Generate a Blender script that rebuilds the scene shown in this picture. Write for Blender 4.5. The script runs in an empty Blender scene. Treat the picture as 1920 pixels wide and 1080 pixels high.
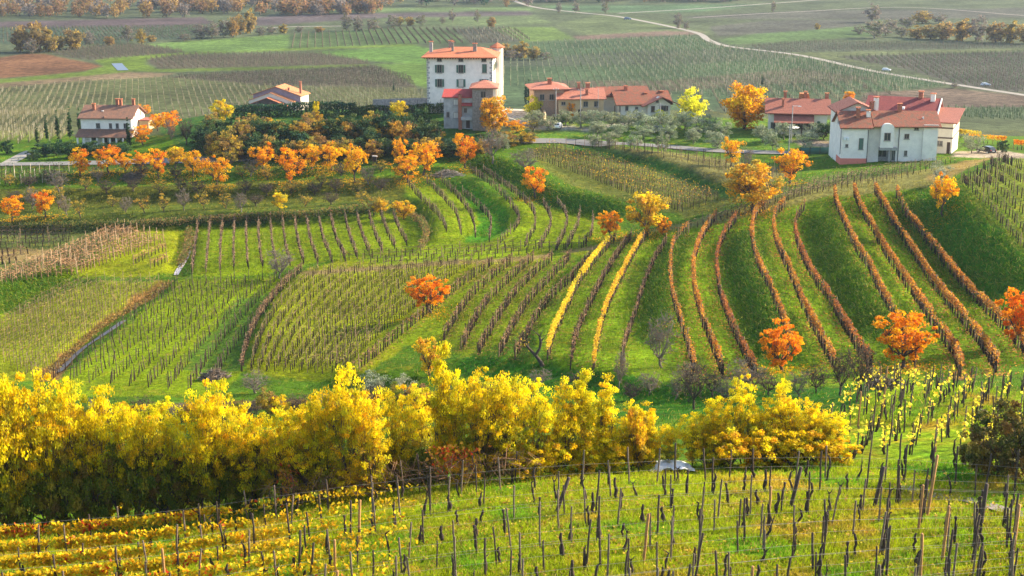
import bpy, math, random
import numpy as np
R = math.radians
SC = bpy.context.scene
COL = SC.collection
# ------------------------------------------------------------------ camera, sky, sun, exposure
CAMZ = 75.0; F = 2600.0; PITCH = math.atan(690.0 / F)
cam_d = bpy.data.cameras.new('camera'); cam_d.lens = F / 1920 * 36; cam_d.sensor_width = 36
cam_d.clip_start = 0.5; cam_d.clip_end = 20000
cam = bpy.data.objects.new('camera', cam_d); COL.objects.link(cam)
cam.location = (0, 0, CAMZ); cam.rotation_euler = (math.pi / 2 - PITCH, 0, 0)
SC.camera = cam
SUN_EL, SUN_AZ = 27.0, 20.0            # azimuth counted from +X towards +Y: low sun on the right, a little behind the village
w = bpy.data.worlds.new('World'); SC.world = w; w.use_nodes = True
nt = w.node_tree; sky = nt.nodes.new('ShaderNodeTexSky'); sky.sky_type = 'NISHITA'; sky.sun_disc = False
sky.sun_elevation = R(SUN_EL); sky.sun_rotation = R(90 - SUN_AZ); sky.dust_density = 1.5
bg = nt.nodes['Background']; bg.inputs['Strength'].default_value = 0.15
nt.links.new(sky.outputs[0], bg.inputs[0])
sd = bpy.data.lights.new('sun', 'SUN'); sd.energy = 5.0; sd.angle = R(0.6); sd.color = (1, 0.84, 0.60)
sun = bpy.data.objects.new('sun', sd); COL.objects.link(sun)
_e, _a = R(SUN_EL), R(SUN_AZ)
sv = (math.cos(_e) * math.cos(_a), math.cos(_e) * math.sin(_a), math.sin(_e))
from mathutils import Vector
sun.rotation_euler = Vector(sv).to_track_quat('Z', 'Y').to_euler()
SC.view_settings.view_transform = 'Standard'; SC.view_settings.look = 'None'
SC.view_settings.exposure = 1.3; SC.view_settings.gamma = 1.0
try:
    SC.cycles.max_bounces = 5; SC.cycles.diffuse_bounces = 2; SC.cycles.glossy_bounces = 1
    SC.cycles.transmission_bounces = 4; SC.cycles.volume_bounces = 0; SC.cycles.transparent_max_bounces = 6
except Exception: pass
rnd = random.Random(7); npr = np.random.RandomState(11)

# ------------------------------------------------------------------ terrain: a height function from surveyed points
CP, SP = math.cos(PITCH), math.sin(PITCH)
def ray(px, py):
    px = np.asarray(px, float); py = np.asarray(py, float)
    yd = CP + SP * (540 - py) / F; zd = -SP + CP * (540 - py) / F
    return (px - 960) / F / yd, zd / yd
SURVEY = {
 1300: {-300:42, 500:42, 960:40, 1500:40, 2220:40},
 1080: {-300:60, 0:58, 300:57, 640:54, 960:52, 1400:51, 1920:50, 2220:50},
 1000: {-300:68, 0:67, 300:65, 640:61, 960:58, 1400:57, 1920:56, 2220:56},
 930: {-300:92, 0:92, 300:88, 640:71, 960:65, 1400:64, 1920:62, 2220:62},
 880: {-300:108, 0:108, 300:106, 640:88, 960:75, 1300:73, 1600:72, 1920:68, 2220:68},
 820: {-300:130, 0:130, 300:128, 640:118, 960:106, 1300:98, 1500:86, 1600:83, 1750:81, 1920:78, 2220:78},
 760: {-300:152, 0:152, 300:150, 640:143, 960:135, 1300:127, 1500:112, 1600:96, 1750:91, 1920:88, 2220:88},
 728: {0:165, 300:160, 640:152, 960:144, 1300:137, 1500:127, 1620:106, 1700:103, 1800:100, 1920:97, 2220:97},
 695: {-300:178, 0:176, 300:171, 640:162, 960:153, 1300:147, 1550:142, 1700:138, 1800:134, 1920:130, 2220:128},
 650: {-300:188, 0:187, 300:182, 640:174, 960:163, 1300:158, 1550:154, 1700:151, 1920:146, 2220:143},
 600: {-300:202, 0:200, 300:196, 640:188, 960:177, 1300:171, 1550:167, 1750:163, 1920:158, 2220:153},
 550: {-300:216, 0:215, 300:211, 640:204, 960:194, 1300:185, 1550:180, 1750:176, 1920:170, 2220:165},
 500: {-300:231, 0:229, 300:226, 640:221, 960:213, 1300:201, 1550:194, 1750:190, 1920:184, 2220:178},
 430: {-300:262, 0:260, 300:256, 640:250, 960:243, 1130:238, 1300:228, 1550:217, 1750:208, 1920:200, 2220:192},
 360: {-300:288, 0:286, 300:284, 640:281, 800:276, 960:270, 1130:264, 1300:257, 1450:246, 1600:238, 1750:228, 1920:216, 2220:205},
 310: {-300:312, 0:309, 150:307, 300:305, 640:301, 800:299, 960:295, 1130:292, 1300:288, 1450:284, 1600:276, 1700:272, 1800:262, 1920:240, 2220:225},
 280: {-300:352, 0:348, 150:335, 300:318, 500:314, 700:313, 960:311, 1130:310, 1300:308, 1450:305, 1600:298, 1750:300, 1850:302, 1920:302, 2220:300},
 250: {-300:410, 0:410, 100:395, 230:345, 400:325, 600:324, 800:323, 1000:325, 1130:325, 1300:327, 1450:325, 1600:328, 1750:345, 1850:380, 1920:385, 2220:385},
 215: {-300:520, 0:515, 130:500, 400:350, 515:345, 700:340, 860:337, 980:343, 1100:345, 1200:343, 1350:400, 1500:470, 1750:500, 1920:505, 2220:505},
}
_pts = []
for _py, _row in SURVEY.items():
    for _px, _d in _row.items():
        a, b = ray(_px, _py); _pts.append((a * _d, _d, CAMZ + b * _d))
for _px in range(-700, 2700, 280):
    for _d, _z in ((600, 0.0), (720, 0.0), (900, 0.0)):
        a, b = ray(_px, 200); _pts.append((a * _d, _d, _z))
for _px in (400, 650, 900, 1150):
    a, b = ray(_px, 200); _pts.append((a * 430, 430, 9.0)); _pts.append((a * 510, 510, 2.0))
for _px in (-300, 300, 960, 1600, 2220):
    a = (_px-960)/2600*1.05; _pts.append((a * 22, 22, 55.0))
_pts = np.array(_pts)
CX, CYY, CZ = _pts[:, 0], _pts[:, 1], _pts[:, 2]
def _phi(r2): return 0.5 * r2 * np.log(r2 + 1e-9)
_n = len(CX)
_K = _phi((CX[:, None] - CX[None]) ** 2 + (CYY[:, None] - CYY[None]) ** 2) + np.eye(_n) * 25.0
_P = np.stack([np.ones(_n), CX, CYY], 1)
_A = np.block([[_K, _P], [_P.T, np.zeros((3, 3))]])
_sol = np.linalg.solve(_A, np.concatenate([CZ, np.zeros(3)]))
def tps(x, y):
    out = np.empty_like(x)
    for i in range(0, len(x), 20000):
        xs, ys = x[i:i + 20000], y[i:i + 20000]
        k = _phi((xs[:, None] - CX[None]) ** 2 + (ys[:, None] - CYY[None]) ** 2)
        out[i:i + 20000] = k @ _sol[:_n] + _sol[_n] + _sol[_n + 1] * xs + _sol[_n + 2] * ys
    return out
# regular height grid used by every lookup
GX0, GX1, GY0, GY1, GS = -330.0, 330.0, 15.0, 640.0, 1.0
_gx = np.arange(GX0, GX1 + .1, GS); _gy = np.arange(GY0, GY1 + .1, GS)
_cx = np.arange(GX0, GX1 + .1, 3.0); _cy = np.arange(GY0, GY1 + 2.1, 3.0)      # solved at 3 m, then cubic-free bilinear to 1 m and smoothed
_mx, _my = np.meshgrid(_cx, _cy)
_zc = tps(_mx.ravel(), _my.ravel()).reshape(_mx.shape)
def bil(Z, x0, y0, s, x, y):
    fx = np.clip((x - x0) / s, 0, Z.shape[1] - 1.001); fy = np.clip((y - y0) / s, 0, Z.shape[0] - 1.001)
    ix = fx.astype(int); iy = fy.astype(int); fx = fx - ix; fy = fy - iy
    return (Z[iy, ix] * (1 - fx) + Z[iy, ix + 1] * fx) * (1 - fy) + (Z[iy + 1, ix] * (1 - fx) + Z[iy + 1, ix + 1] * fx) * fy
_mx, _my = np.meshgrid(_gx, _gy)
HG = bil(_zc, GX0, GY0, 3.0, _mx, _my)
for _ in range(2):
    HG[1:-1] = (HG[:-2] + 2 * HG[1:-1] + HG[2:]) / 4; HG[:, 1:-1] = (HG[:, :-2] + 2 * HG[:, 1:-1] + HG[:, 2:]) / 4
_fade = np.clip((_my - 520) / 90, 0, 1); HG = HG * (1 - _fade)
HG = np.where(_my > 400, np.maximum(HG, 0), HG)
def H(x, y):
    x = np.asarray(x, float); y = np.asarray(y, float)
    return np.where(y < GY1, bil(HG, GX0, GY0, GS, x, y), 0.0)
_D = np.concatenate([np.arange(30, 460, 0.5), np.arange(460, 4000, 4.0)])
def hit(px, py):
    """ground point seen at photograph pixel (px, py)"""
    px = np.atleast_1d(np.asarray(px, float)); py = np.atleast_1d(np.asarray(py, float))
    a, b = ray(px, py)
    X = a[:, None] * _D; Z = CAMZ + b[:, None] * _D; Y = np.broadcast_to(_D, X.shape)
    below = Z <= H(X, Y); i = np.argmax(below, 1); i = np.where(below.any(1), i, len(_D) - 1); i = np.maximum(i, 1)
    k = np.arange(len(px)); g0 = Z[k, i - 1] - H(X[k, i - 1], Y[k, i - 1]); g1 = Z[k, i] - H(X[k, i], Y[k, i])
    t = np.clip(g0 / np.where(abs(g0 - g1) < 1e-6, 1e-6, g0 - g1), 0, 1); d = _D[i - 1] + t * (_D[i] - _D[i - 1])
    x = a * d; y = d
    return np.stack([x, y, H(x, y)], 1)
def spline(pts, n=12):
    P = np.array(pts, float)
    if len(P) < 3:
        t = np.linspace(0, 1, n)[:, None]; return P[0] * (1 - t) + P[-1] * t
    Q = np.vstack([2 * P[0] - P[1], P, 2 * P[-1] - P[-2]]); out = []
    for i in range(1, len(Q) - 2):
        for t in np.linspace(0, 1, n, endpoint=False):
            a, b, c, d = Q[i - 1], Q[i], Q[i + 1], Q[i + 2]
            out.append(0.5 * ((2 * b) + (c - a) * t + (2 * a - 5 * b + 4 * c - d) * t * t + (-a + 3 * b - 3 * c + d) * t ** 3))
    out.append(Q[-2]); return np.array(out)
def ground_line(pts, step, n=10):
    """smooth pixel polyline -> evenly spaced ground points"""
    s = spline(pts, n); w_ = hit(s[:, 0], s[:, 1]); return even(w_, step)
def even(w_, step):
    d = np.r_[0, np.cumsum(np.hypot(*(np.diff(w_[:, :2], axis=0)).T))]; L = d[-1]; m = max(2, int(L / step) + 1)
    t = np.linspace(0, L, m); x = np.interp(t, d, w_[:, 0]); y = np.interp(t, d, w_[:, 1])
    return np.stack([x, y, H(x, y)], 1)
def at(px, py):
    return hit(px, py)[0]
# ------------------------------------------------------------------ terrace banks and ditches pressed into the terrain
def _segdist(line, x, y):
    best = np.full(x.shape, 1e9); side = np.zeros(x.shape); tt = np.zeros(x.shape)
    n = len(line) - 1
    for i in range(n):
        ax, ay = line[i, :2]; bx, by = line[i + 1, :2]; dx, dy = bx - ax, by - ay; L2 = dx * dx + dy * dy + 1e-9
        t = np.clip(((x - ax) * dx + (y - ay) * dy) / L2, 0, 1); ex = x - ax - t * dx; ey = y - ay - t * dy
        d = np.hypot(ex, ey); m = d < best
        best = np.where(m, d, best); side = np.where(m, np.sign(dx * (y - ay) - dy * (x - ax)), side); tt = np.where(m, (i + t) / n, tt)
    return best, side, tt
def bank(px, hi, h, w=1.6, W=7.0, trench=False):
    line = ground_line(px, 4.0); x0, y0 = line[:, 0].min() - 25, line[:, 1].min() - 25; x1, y1 = line[:, 0].max() + 25, line[:, 1].max() + 25
    ix0, ix1 = int(max(0, (x0 - GX0))), int(min(HG.shape[1], x1 - GX0)); iy0, iy1 = int(max(0, y0 - GY0)), int(min(HG.shape[0], y1 - GY0))
    X, Y = np.meshgrid(_gx[ix0:ix1], _gy[iy0:iy1]); d, s, t = _segdist(line, X, Y)
    end = np.clip(np.minimum(t, 1 - t) * 8, 0, 1)
    if trench: HG[iy0:iy1, ix0:ix1] -= h * np.exp(-(d / w) ** 2) * end; return
    hp = at(*hi); _, sh, _ = _segdist(line, np.array([hp[0]]), np.array([hp[1]]))
    HG[iy0:iy1, ix0:ix1] += h / 2 * np.clip(s * sh[0] * d / w, -1, 1) * np.exp(-(d / W) ** 2) * end
for a in [([(1395,425),(1383,470),(1398,530),(1440,620),(1475,690)], (1440,500), 2.2, 2.0, 8),
          ([(1535,395),(1548,450),(1575,510),(1615,570),(1665,645)], (1620,480), 2.6, 2.4, 8),
          ([(1720,365),(1785,440),(1850,500),(1940,570)], (1850,440), 4.6, 4.5, 14),
          ([(1275,440),(1243,500),(1228,560),(1228,650)], (1300,520), 1.8, 2.0, 7),
          ([(838,330),(905,365),(958,405),(945,435),(885,458)], (980,400), 2.4, 2.0, 8),
          ([(870,290),(960,325),(1020,362),(1100,385),(1200,402)], (1060,350), 2.8, 2.4, 9),
          ([(1055,268),(1180,291),(1300,328),(1380,370)], (1250,295), 2.2, 2.0, 7),
          ([(-40,428),(200,420),(400,413),(560,408),(735,392)], (400,390), 2.4, 1.8, 8),
          ([(-40,585),(40,552),(100,528),(170,512)], (60,500), 2.6, 2.2, 9),
          ([(-40,372),(150,368),(400,364),(640,352),(740,338)], (400,340), 1.6, 1.8, 7),
          ([(-40,345),(150,335),(420,330),(640,318)], (400,310), 1.5, 1.6, 6),
          ([(572,505),(530,540),(490,590),(468,640),(455,695)], (600,600), 2.0, 1.8, 8),
          ([(760,370),(792,395),(806,425),(800,465)], (850,400), 2.0, 1.8, 7),
          ([(560,690),(700,715),(860,690),(1040,690),(1200,728),(1420,748)], (900,640), 1.6, 1.6, 7),
          ([(700,640),(760,600),(830,545),(900,500)], (900,580), 1.0, 1.5, 6)]:
    bank(*a)
bank([(352,432),(350,470),(335,505),(318,520)], None, 1.3, 1.4, trench=True)
bank([(310,532),(230,580),(150,640),(80,712)], None, 1.0, 1.6, trench=True)
for _ in range(1):
    HG[1:-1] = (HG[:-2] + 2 * HG[1:-1] + HG[2:]) / 4; HG[:, 1:-1] = (HG[:, :-2] + 2 * HG[:, 1:-1] + HG[:, 2:]) / 4

# ------------------------------------------------------------------ material helpers
MATS = {}
def mat(name, col, rough=0.85, noise=0.0, scale=3.0, bump=0.0, bscale=20.0, metal=0.0, spec=0.3):
    if name in MATS: return MATS[name]
    m = bpy.data.materials.new(name); m.use_nodes = True; t = m.node_tree; b = t.nodes['Principled BSDF']
    b.inputs['Roughness'].default_value = rough; b.inputs['Metallic'].default_value = metal; b.inputs['Specular IOR Level'].default_value = spec
    c = (*col, 1); b.inputs['Base Color'].default_value = c
    if noise or bump:
        tc = t.nodes.new('ShaderNodeTexCoord')
    if noise:
        n = t.nodes.new('ShaderNodeTexNoise'); n.inputs['Scale'].default_value = scale; n.inputs['Detail'].default_value = 6; n.inputs['Roughness'].default_value = 0.7
        t.links.new(tc.outputs['Object'], n.inputs['Vector'])
        mr = t.nodes.new('ShaderNodeMapRange'); mr.inputs['From Min'].default_value = 0.3; mr.inputs['From Max'].default_value = 0.7
        mr.inputs['To Min'].default_value = 1 - noise; mr.inputs['To Max'].default_value = 1 + noise * .6
        t.links.new(n.outputs[0], mr.inputs[0])
        mx = t.nodes.new('ShaderNodeMix'); mx.data_type = 'RGBA'; mx.blend_type = 'MULTIPLY'; mx.inputs[0].default_value = 1
        mx.inputs[6].default_value = c; t.links.new(mr.outputs[0], mx.inputs[7]); t.links.new(mx.outputs[2], b.inputs['Base Color'])
    if bump:
        n = t.nodes.new('ShaderNodeTexNoise'); n.inputs['Scale'].default_value = bscale; n.inputs['Detail'].default_value = 4
        t.links.new(tc.outputs['Object'], n.inputs['Vector'])
        bp = t.nodes.new('ShaderNodeBump'); bp.inputs['Strength'].default_value = bump; bp.inputs['Distance'].default_value = 0.1
        t.links.new(n.outputs[0], bp.inputs['Height']); t.links.new(bp.outputs[0], b.inputs['Normal'])
    MATS[name] = m; return m
def attr_mat(name, transl=0.0, rough=0.8, vary=0.0):
    """surface coloured by the mesh's own 'col' attribute; leaves also let light through"""
    if name in MATS: return MATS[name]
    m = bpy.data.materials.new(name); m.use_nodes = True; t = m.node_tree; b = t.nodes['Principled BSDF']; out = t.nodes['Material Output']
    at_ = t.nodes.new('ShaderNodeAttribute'); at_.attribute_name = 'col'; src = at_.outputs['Color']
    if vary:
        oi = t.nodes.new('ShaderNodeObjectInfo'); hs = t.nodes.new('ShaderNodeHueSaturation')
        mr = t.nodes.new('ShaderNodeMapRange'); mr.inputs['To Min'].default_value = 0.5 - vary * .18; mr.inputs['To Max'].default_value = 0.5 + vary * .18
        mv = t.nodes.new('ShaderNodeMapRange'); mv.inputs['To Min'].default_value = 1 - vary; mv.inputs['To Max'].default_value = 1 + vary
        wn = t.nodes.new('ShaderNodeTexWhiteNoise'); wn.noise_dimensions = '1D'; t.links.new(oi.outputs['Random'], wn.inputs['W'])
        t.links.new(oi.outputs['Random'], mr.inputs[0]); t.links.new(wn.outputs[0], mv.inputs[0])
        t.links.new(mr.outputs[0], hs.inputs['Hue']); t.links.new(mv.outputs[0], hs.inputs['Value']); t.links.new(src, hs.inputs['Color']); src = hs.outputs[0]
    b.inputs['Roughness'].default_value = rough; b.inputs['Specular IOR Level'].default_value = 0.15
    t.links.new(src, b.inputs['Base Color'])
    if transl:
        tr = t.nodes.new('ShaderNodeBsdfTranslucent'); mx = t.nodes.new('ShaderNodeMixShader'); mx.inputs[0].default_value = transl
        t.links.new(src, tr.inputs[0]); t.links.new(b.outputs[0], mx.inputs[1]); t.links.new(tr.outputs[0], mx.inputs[2]); t.links.new(mx.outputs[0], out.inputs['Surface'])
    MATS[name] = m; return m

def mesh_np(name, V, Q, col=None, m=None, smooth=False, corner=3):
    """mesh from numpy vertices and quads (or triangles); col = one colour per face"""
    V = np.asarray(V, np.float32); Q = np.asarray(Q, np.int32); k = Q.shape[1]; n = len(Q)
    me = bpy.data.meshes.new(name); me.vertices.add(len(V)); me.vertices.foreach_set('co', V.ravel())
    me.loops.add(n * k); me.loops.foreach_set('vertex_index', Q.ravel())
    me.polygons.add(n); me.polygons.foreach_set('loop_start', np.arange(0, n * k, k, dtype=np.int32))
    if smooth: me.polygons.foreach_set('use_smooth', np.ones(n, bool))
    me.update(calc_edges=True)
    if col is not None:
        col = np.asarray(col, np.float32)
        dom = 'FACE' if len(col) == n and len(col) != len(V) else 'POINT'
        c4 = np.ones((len(col), 4), np.float32); c4[:, :3] = col
        if dom == 'FACE': at_ = me.attributes.new('col', 'FLOAT_COLOR', 'FACE')
        else: at_ = me.attributes.new('col', 'FLOAT_COLOR', 'POINT')
        at_.data.foreach_set('color', c4.ravel())
    if m: me.materials.append(m)
    return me
def link(name, me, parent=None, loc=None, rz=0.0):
    o = bpy.data.objects.new(name, me); COL.objects.link(o)
    if loc is not None: o.location = loc
    o.rotation_euler[2] = rz
    if parent: o.parent = parent
    return o
def tag(o, label=None, cat=None, group=None, kind=None):
    if label: o['label'] = label
    if cat: o['category'] = cat
    if group: o['group'] = group
    if kind: o['kind'] = kind
    return o
def dup(root, loc, rz=0.0, sc=(1, 1, 1)):
    r = root.copy(); COL.objects.link(r); r.location = loc; r.rotation_euler = (0, 0, rz); r.scale = sc
    for ch in root.children:
        c = ch.copy(); COL.objects.link(c); c.parent = r
        for g in ch.children:
            d = g.copy(); COL.objects.link(d); d.parent = c
    return r

# ------------------------------------------------------------------ ground colours: what grows or lies where
def poly_world(px):
    P = np.array(px, float); out = []
    for i in range(len(P)):
        a, b = P[i], P[(i + 1) % len(P)]; n = max(1, int(np.hypot(*(b - a)) / 40))
        for t in range(n): out.append(a + (b - a) * t / n)
    out = np.array(out); return hit(out[:, 0], out[:, 1])[:, :2]
def inside(poly, x, y):
    c = np.zeros(x.shape, bool); x0, y0 = poly.min(0); x1, y1 = poly.max(0)
    m = (x >= x0) & (x <= x1) & (y >= y0) & (y <= y1); xs, ys = x[m], y[m]; r = np.zeros(xs.shape, bool)
    j = len(poly) - 1
    for i in range(len(poly)):
        xi, yi = poly[i]; xj, yj = poly[j]
        if yi != yj: r ^= ((yi > ys) != (yj > ys)) & (xs < (xj - xi) * (ys - yi) / (yj - yi) + xi)
        j = i
    c[m] = r; return c
BRIGHT = (0.175, 0.25, 0.003); LIME = (0.225, 0.26, 0.004); DEEP = (0.035, 0.13, 0.006); MID = (0.070, 0.15, 0.006); OLIVE = (0.082, 0.098, 0.010)
BROWN = (0.19, 0.10, 0.045); TAN = (0.30, 0.22, 0.09); MAUVE = (0.12, 0.11, 0.07); DARKG = (0.03, 0.07, 0.015); PALEG = (0.15, 0.23, 0.06)
NEAR = [  # (colour, pixel polygon)
 (MID, [(-400,1300),(2300,1300),(2300,255),(-400,255)]),
 (OLIVE, [(-200,330),(760,330),(760,400),(-200,425)]),
 ((0.05,0.10,0.01), [(-200,312),(300,300),(740,290),(760,318),(300,335),(-200,345)]),
 (MID, [(-200,345),(300,335),(760,318),(760,330),(300,348),(-200,360)]),
 ((0.08,0.11,0.012), [(-200,395),(740,375),(740,398),(-200,420)]),
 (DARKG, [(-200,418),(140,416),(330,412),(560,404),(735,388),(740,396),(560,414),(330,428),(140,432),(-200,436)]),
 ((0.10,0.13,0.03), [(-200,436),(250,425),(130,500),(-200,560)]),
 (TAN, [(-10,468),(100,466),(85,486),(-10,492)]),
 (LIME, [(130,515),(250,425),(318,430),(352,436),(350,470),(330,515),(240,520)]),
 (BRIGHT, [(-200,560),(0,535),(80,505),(140,500),(140,520),(60,560),(0,620),(-200,680)]),
 ((0.20,0.235,0.005), [(140,528),(310,528),(70,712),(-200,760),(-200,660),(0,600),(80,545)]),
 ((0.24,0.13,0.04), [(262,548),(300,528),(322,532),(270,568),(200,610),(150,650),(112,712),(70,716),(80,690),(150,640),(210,590)]),
 (BRIGHT, [(356,430),(480,424),(640,410),(740,400),(790,430),(790,475),(640,485),(480,515),(356,520)]),
 (BRIGHT, [(340,525),(560,515),(520,550),(480,600),(460,690),(400,745),(100,740),(110,712),(200,640)]),
 ((0.10,0.19,0.015), [(440,560),(500,545),(480,600),(462,690),(400,710),(340,690)]),
 (LIME, [(560,515),(640,485),(900,480),(1120,460),(1100,480),(940,500),(860,540),(700,700),(600,712),(460,700),(480,620),(520,550)]),
 ((0.17,0.24,0.004), [(860,540),(940,500),(1100,480),(1150,440),(1000,620),(880,665),(700,640)]),
 (BRIGHT, [(755,345),(1000,380),(1120,400),(1180,440),(1120,465),(800,500),(640,490),(790,470),(800,410)]),
 ((0.06,0.20,0.006), [(838,330),(905,362),(960,400),(950,435),(900,455),(870,458),(905,420),(880,380)]),
 ((0.06,0.18,0.015), [(870,290),(960,318),(1020,360),(1100,372),(1190,385),(1200,410),(1100,400),(1010,385),(950,340),(870,305)]),
 ((0.25,0.19,0.07), [(560,510),(800,492),(1000,480),(1180,450),(1180,456),(1000,488),(800,500),(570,518)]),
 ((0.11,0.13,0.02), [(980,285),(1060,272),(1400,345),(1380,380),(1290,410),(1180,380),(1060,345)]),
 ((0.17,0.16,0.05), [(1060,264),(1300,290),(1500,320),(1420,360),(1280,318),(1160,288)]),
 ((0.045,0.13,0.015), [(1040,262),(1180,286),(1300,322),(1390,366),(1370,378),(1280,338),(1160,300),(1030,270)]),
 ((0.20,0.19,0.05), [(1180,440),(1300,415),(1420,380),(1560,345),(1720,320),(1800,305),(1760,350),(1540,372),(1400,405),(1290,430)]),
 ((0.14,0.235,0.003), [(1030,470),(1100,480),(1180,445),(1290,430),(1400,405),(1540,372),(1720,355),(1930,680),(1700,715),(1400,730),(1040,690),(1000,640)]),
 ((0.08,0.22,0.006), [(1385,440),(1410,460),(1420,510),(1470,600),(1490,690),(1440,690),(1400,600),(1365,520),(1362,470)]),
 ((0.06,0.22,0.008), [(1720,360),(1790,355),(1850,420),(1930,480),(1930,610),(1850,560),(1790,500),(1735,420)]),
 ((0.17,0.22,0.02), [(1790,340),(1930,290),(1930,480),(1850,420),(1800,385)]),
 ((0.28,0.20,0.06), [(1740,330),(1800,303),(1860,296),(1800,325),(1760,352)]),
 (DEEP, [(900,665),(1040,690),(1400,735),(1700,715),(1600,770),(1300,790),(1000,760),(860,690)]),
 ((0.14,0.095,0.03), [(260,758),(420,752),(620,742),(780,730),(790,740),(600,762),(260,778)]),
 ((0.20,0.30,0.006), [(1560,800),(1620,740),(1700,722),(1930,735),(1930,880),(1700,880),(1480,890)]),
 ((0.25,0.31,0.005), [(-300,1010),(0,1005),(400,985),(640,930),(1000,890),(1500,872),(1930,900),(2300,940),(2300,1300),(-300,1300)]),
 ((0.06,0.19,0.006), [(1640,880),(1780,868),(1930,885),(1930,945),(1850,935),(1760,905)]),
 ((0.05,0.13,0.015), [(130,296),(400,292),(410,310),(140,306)]),
 (MID, [(-200,250),(80,262),(140,250),(60,292),(-200,310)]),
 ((0.15,0.20,0.03), [(-300,215),(120,205),(140,250),(80,262),(-300,270)]),
 ((0.045,0.12,0.02), [(360,190),(760,190),(960,250),(950,272),(700,288),(380,292),(300,250)]),
 ((0.09,0.18,0.02), [(960,215),(1560,225),(1560,300),(1350,280),(960,262)]),
 ((0.42,0.38,0.33), [(925,195),(1010,205),(1040,235),(1100,238),(1190,225),(1190,232),(1100,246),(1000,242),(930,225)]),
 ((0.35,0.28,0.21), [(1480,262),(1560,264),(1560,276),(1500,274)]),
 ((0.40,0.33,0.25), [(1790,284),(1880,282),(1930,290),(1930,297),(1850,296),(1790,294)]),
]
PLAIN = [
 ('ploughed_field', (0.23,0.115,0.055), [(-60,112),(0,108),(50,100),(85,101),(130,111),(170,118),(192,124),(160,133),(90,140),(0,147),(-60,150)]),
 ('field', MAUVE, [(95,98),(180,85),(270,83),(350,97),(250,107),(175,113),(130,108)]),
 ('grass_verge', (0.16,0.24,0.03), [(-60,155),(0,149),(100,140),(160,134),(196,124),(175,113),(215,108),(330,99),(480,93),(640,86),(780,83),(780,86),(480,97),(340,102),(278,111),(272,120),(300,130),(480,126),(690,121),(700,124),(480,131),(300,135),(240,135),(120,146),(0,156),(-60,162)]),
 ('grass_field', (0.15,0.25,0.06), [(270,83),(400,74),(540,65),(540,91),(470,96),(350,97)]),
 ('field', (0.12,0.18,0.06), [(540,65),(640,58),(750,52),(850,55),(880,82),(780,82),(540,91)]),
 ('field', (0.13,0.13,0.09), [(850,55),(960,52),(1000,76),(880,82)]),
 ('grass_field', (0.14,0.26,0.05), [(580,98),(780,85),(845,100),(820,118),(740,118),(690,114)]),
 ('field', (0.14,0.12,0.08), [(272,112),(330,103),(600,100),(690,115),(690,120),(480,125),(300,130)]),
 ('field', (0.13,0.115,0.075), [(300,145),(480,134),(700,125),(770,145),(780,165),(500,160)]),
 ('grass_field', (0.13,0.22,0.04), [(700,120),(830,118),(830,170),(780,160)]),
 ('grass_field', (0.16,0.24,0.06), [(960,50),(1035,50),(1080,73),(985,79),(925,56)]),
 ('grass_field', (0.15,0.19,0.08), [(1040,45),(1120,28),(1200,33),(1340,62),(1100,66)]),
 ('fallow_field', (0.23,0.16,0.12), [(1070,68),(1250,58),(1325,60),(1290,66),(1090,76)]),
 ('field', (0.10,0.155,0.07), [(985,80),(1290,65),(1350,84),(1500,105),(1780,158),(1700,168),(1400,185),(1290,215),(930,215),(950,120)]),
 ('field', (0.11,0.13,0.08), [(945,112),(1200,95),(1430,92),(1500,106),(1300,120),(945,125)]),
 ('fallow_field', (0.15,0.13,0.08), [(1000,150),(1250,150),(1500,128),(1650,148),(1450,158),(1250,172),(1000,172)]),
 ('grass_field', (0.13,0.21,0.07), [(1345,75),(1440,60),(1560,52),(1630,48),(1660,66),(1500,76),(1370,84)]),
 ('field', (0.12,0.14,0.09), [(1400,88),(1500,79),(1900,82),(1930,90),(1560,97),(1450,99)]),
 ('grass_field', (0.16,0.19,0.08), [(1450,101),(1560,97),(1930,90),(1930,96),(1560,105),(1600,112),(1680,125),(1560,112)]),
 ('field', (0.125,0.12,0.09), [(1570,106),(1930,96),(1930,176),(1800,160),(1700,130)]),
 ('fallow_field', (0.19,0.14,0.10), [(1620,174),(1780,165),(1930,180),(1930,201),(1610,200)]),
 ('field', (0.12,0.15,0.07), [(1610,200),(1930,201),(1930,262),(1750,240)]),
 ('field', (0.12,0.12,0.09), [(1440,38),(1640,36),(1600,50),(1500,58),(1345,68),(1330,50)]),
 ('field', (0.135,0.10,0.10), [(-60,42),(380,32),(400,44),(300,50),(-60,53)]),
 ('field', (0.09,0.13,0.08), [(-60,53),(300,50),(420,48),(340,72),(130,84),(-60,80)]),
 ('grass_field', (0.15,0.22,0.08), [(600,17),(1000,12),(1000,20),(600,24)]),
 ('field', (0.15,0.12,0.12), [(480,32),(600,26),(990,21),(1000,28),(700,34),(480,49)]),
 ('grass_field', (0.15,0.20,0.08), [(700,35),(1000,29),(1040,44),(950,48),(780,48)]),
 ('grass_field', (0.12,0.20,0.09), [(1010,10),(1440,8),(1300,24),(1060,22)]),
 ('field', (0.12,0.12,0.09), [(1250,33),(1500,20),(1930,15),(1930,33),(1640,36),(1440,36)]),
 ('fallow_field', (0.26,0.19,0.11), [(-60,163),(0,156),(120,146),(240,135),(330,138),(300,144),(150,152),(-60,170)]),
 ('field', (0.135,0.155,0.06), [(-60,170),(150,152),(300,144),(500,160),(780,165),(800,200),(450,245),(-60,245)]),
]
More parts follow.
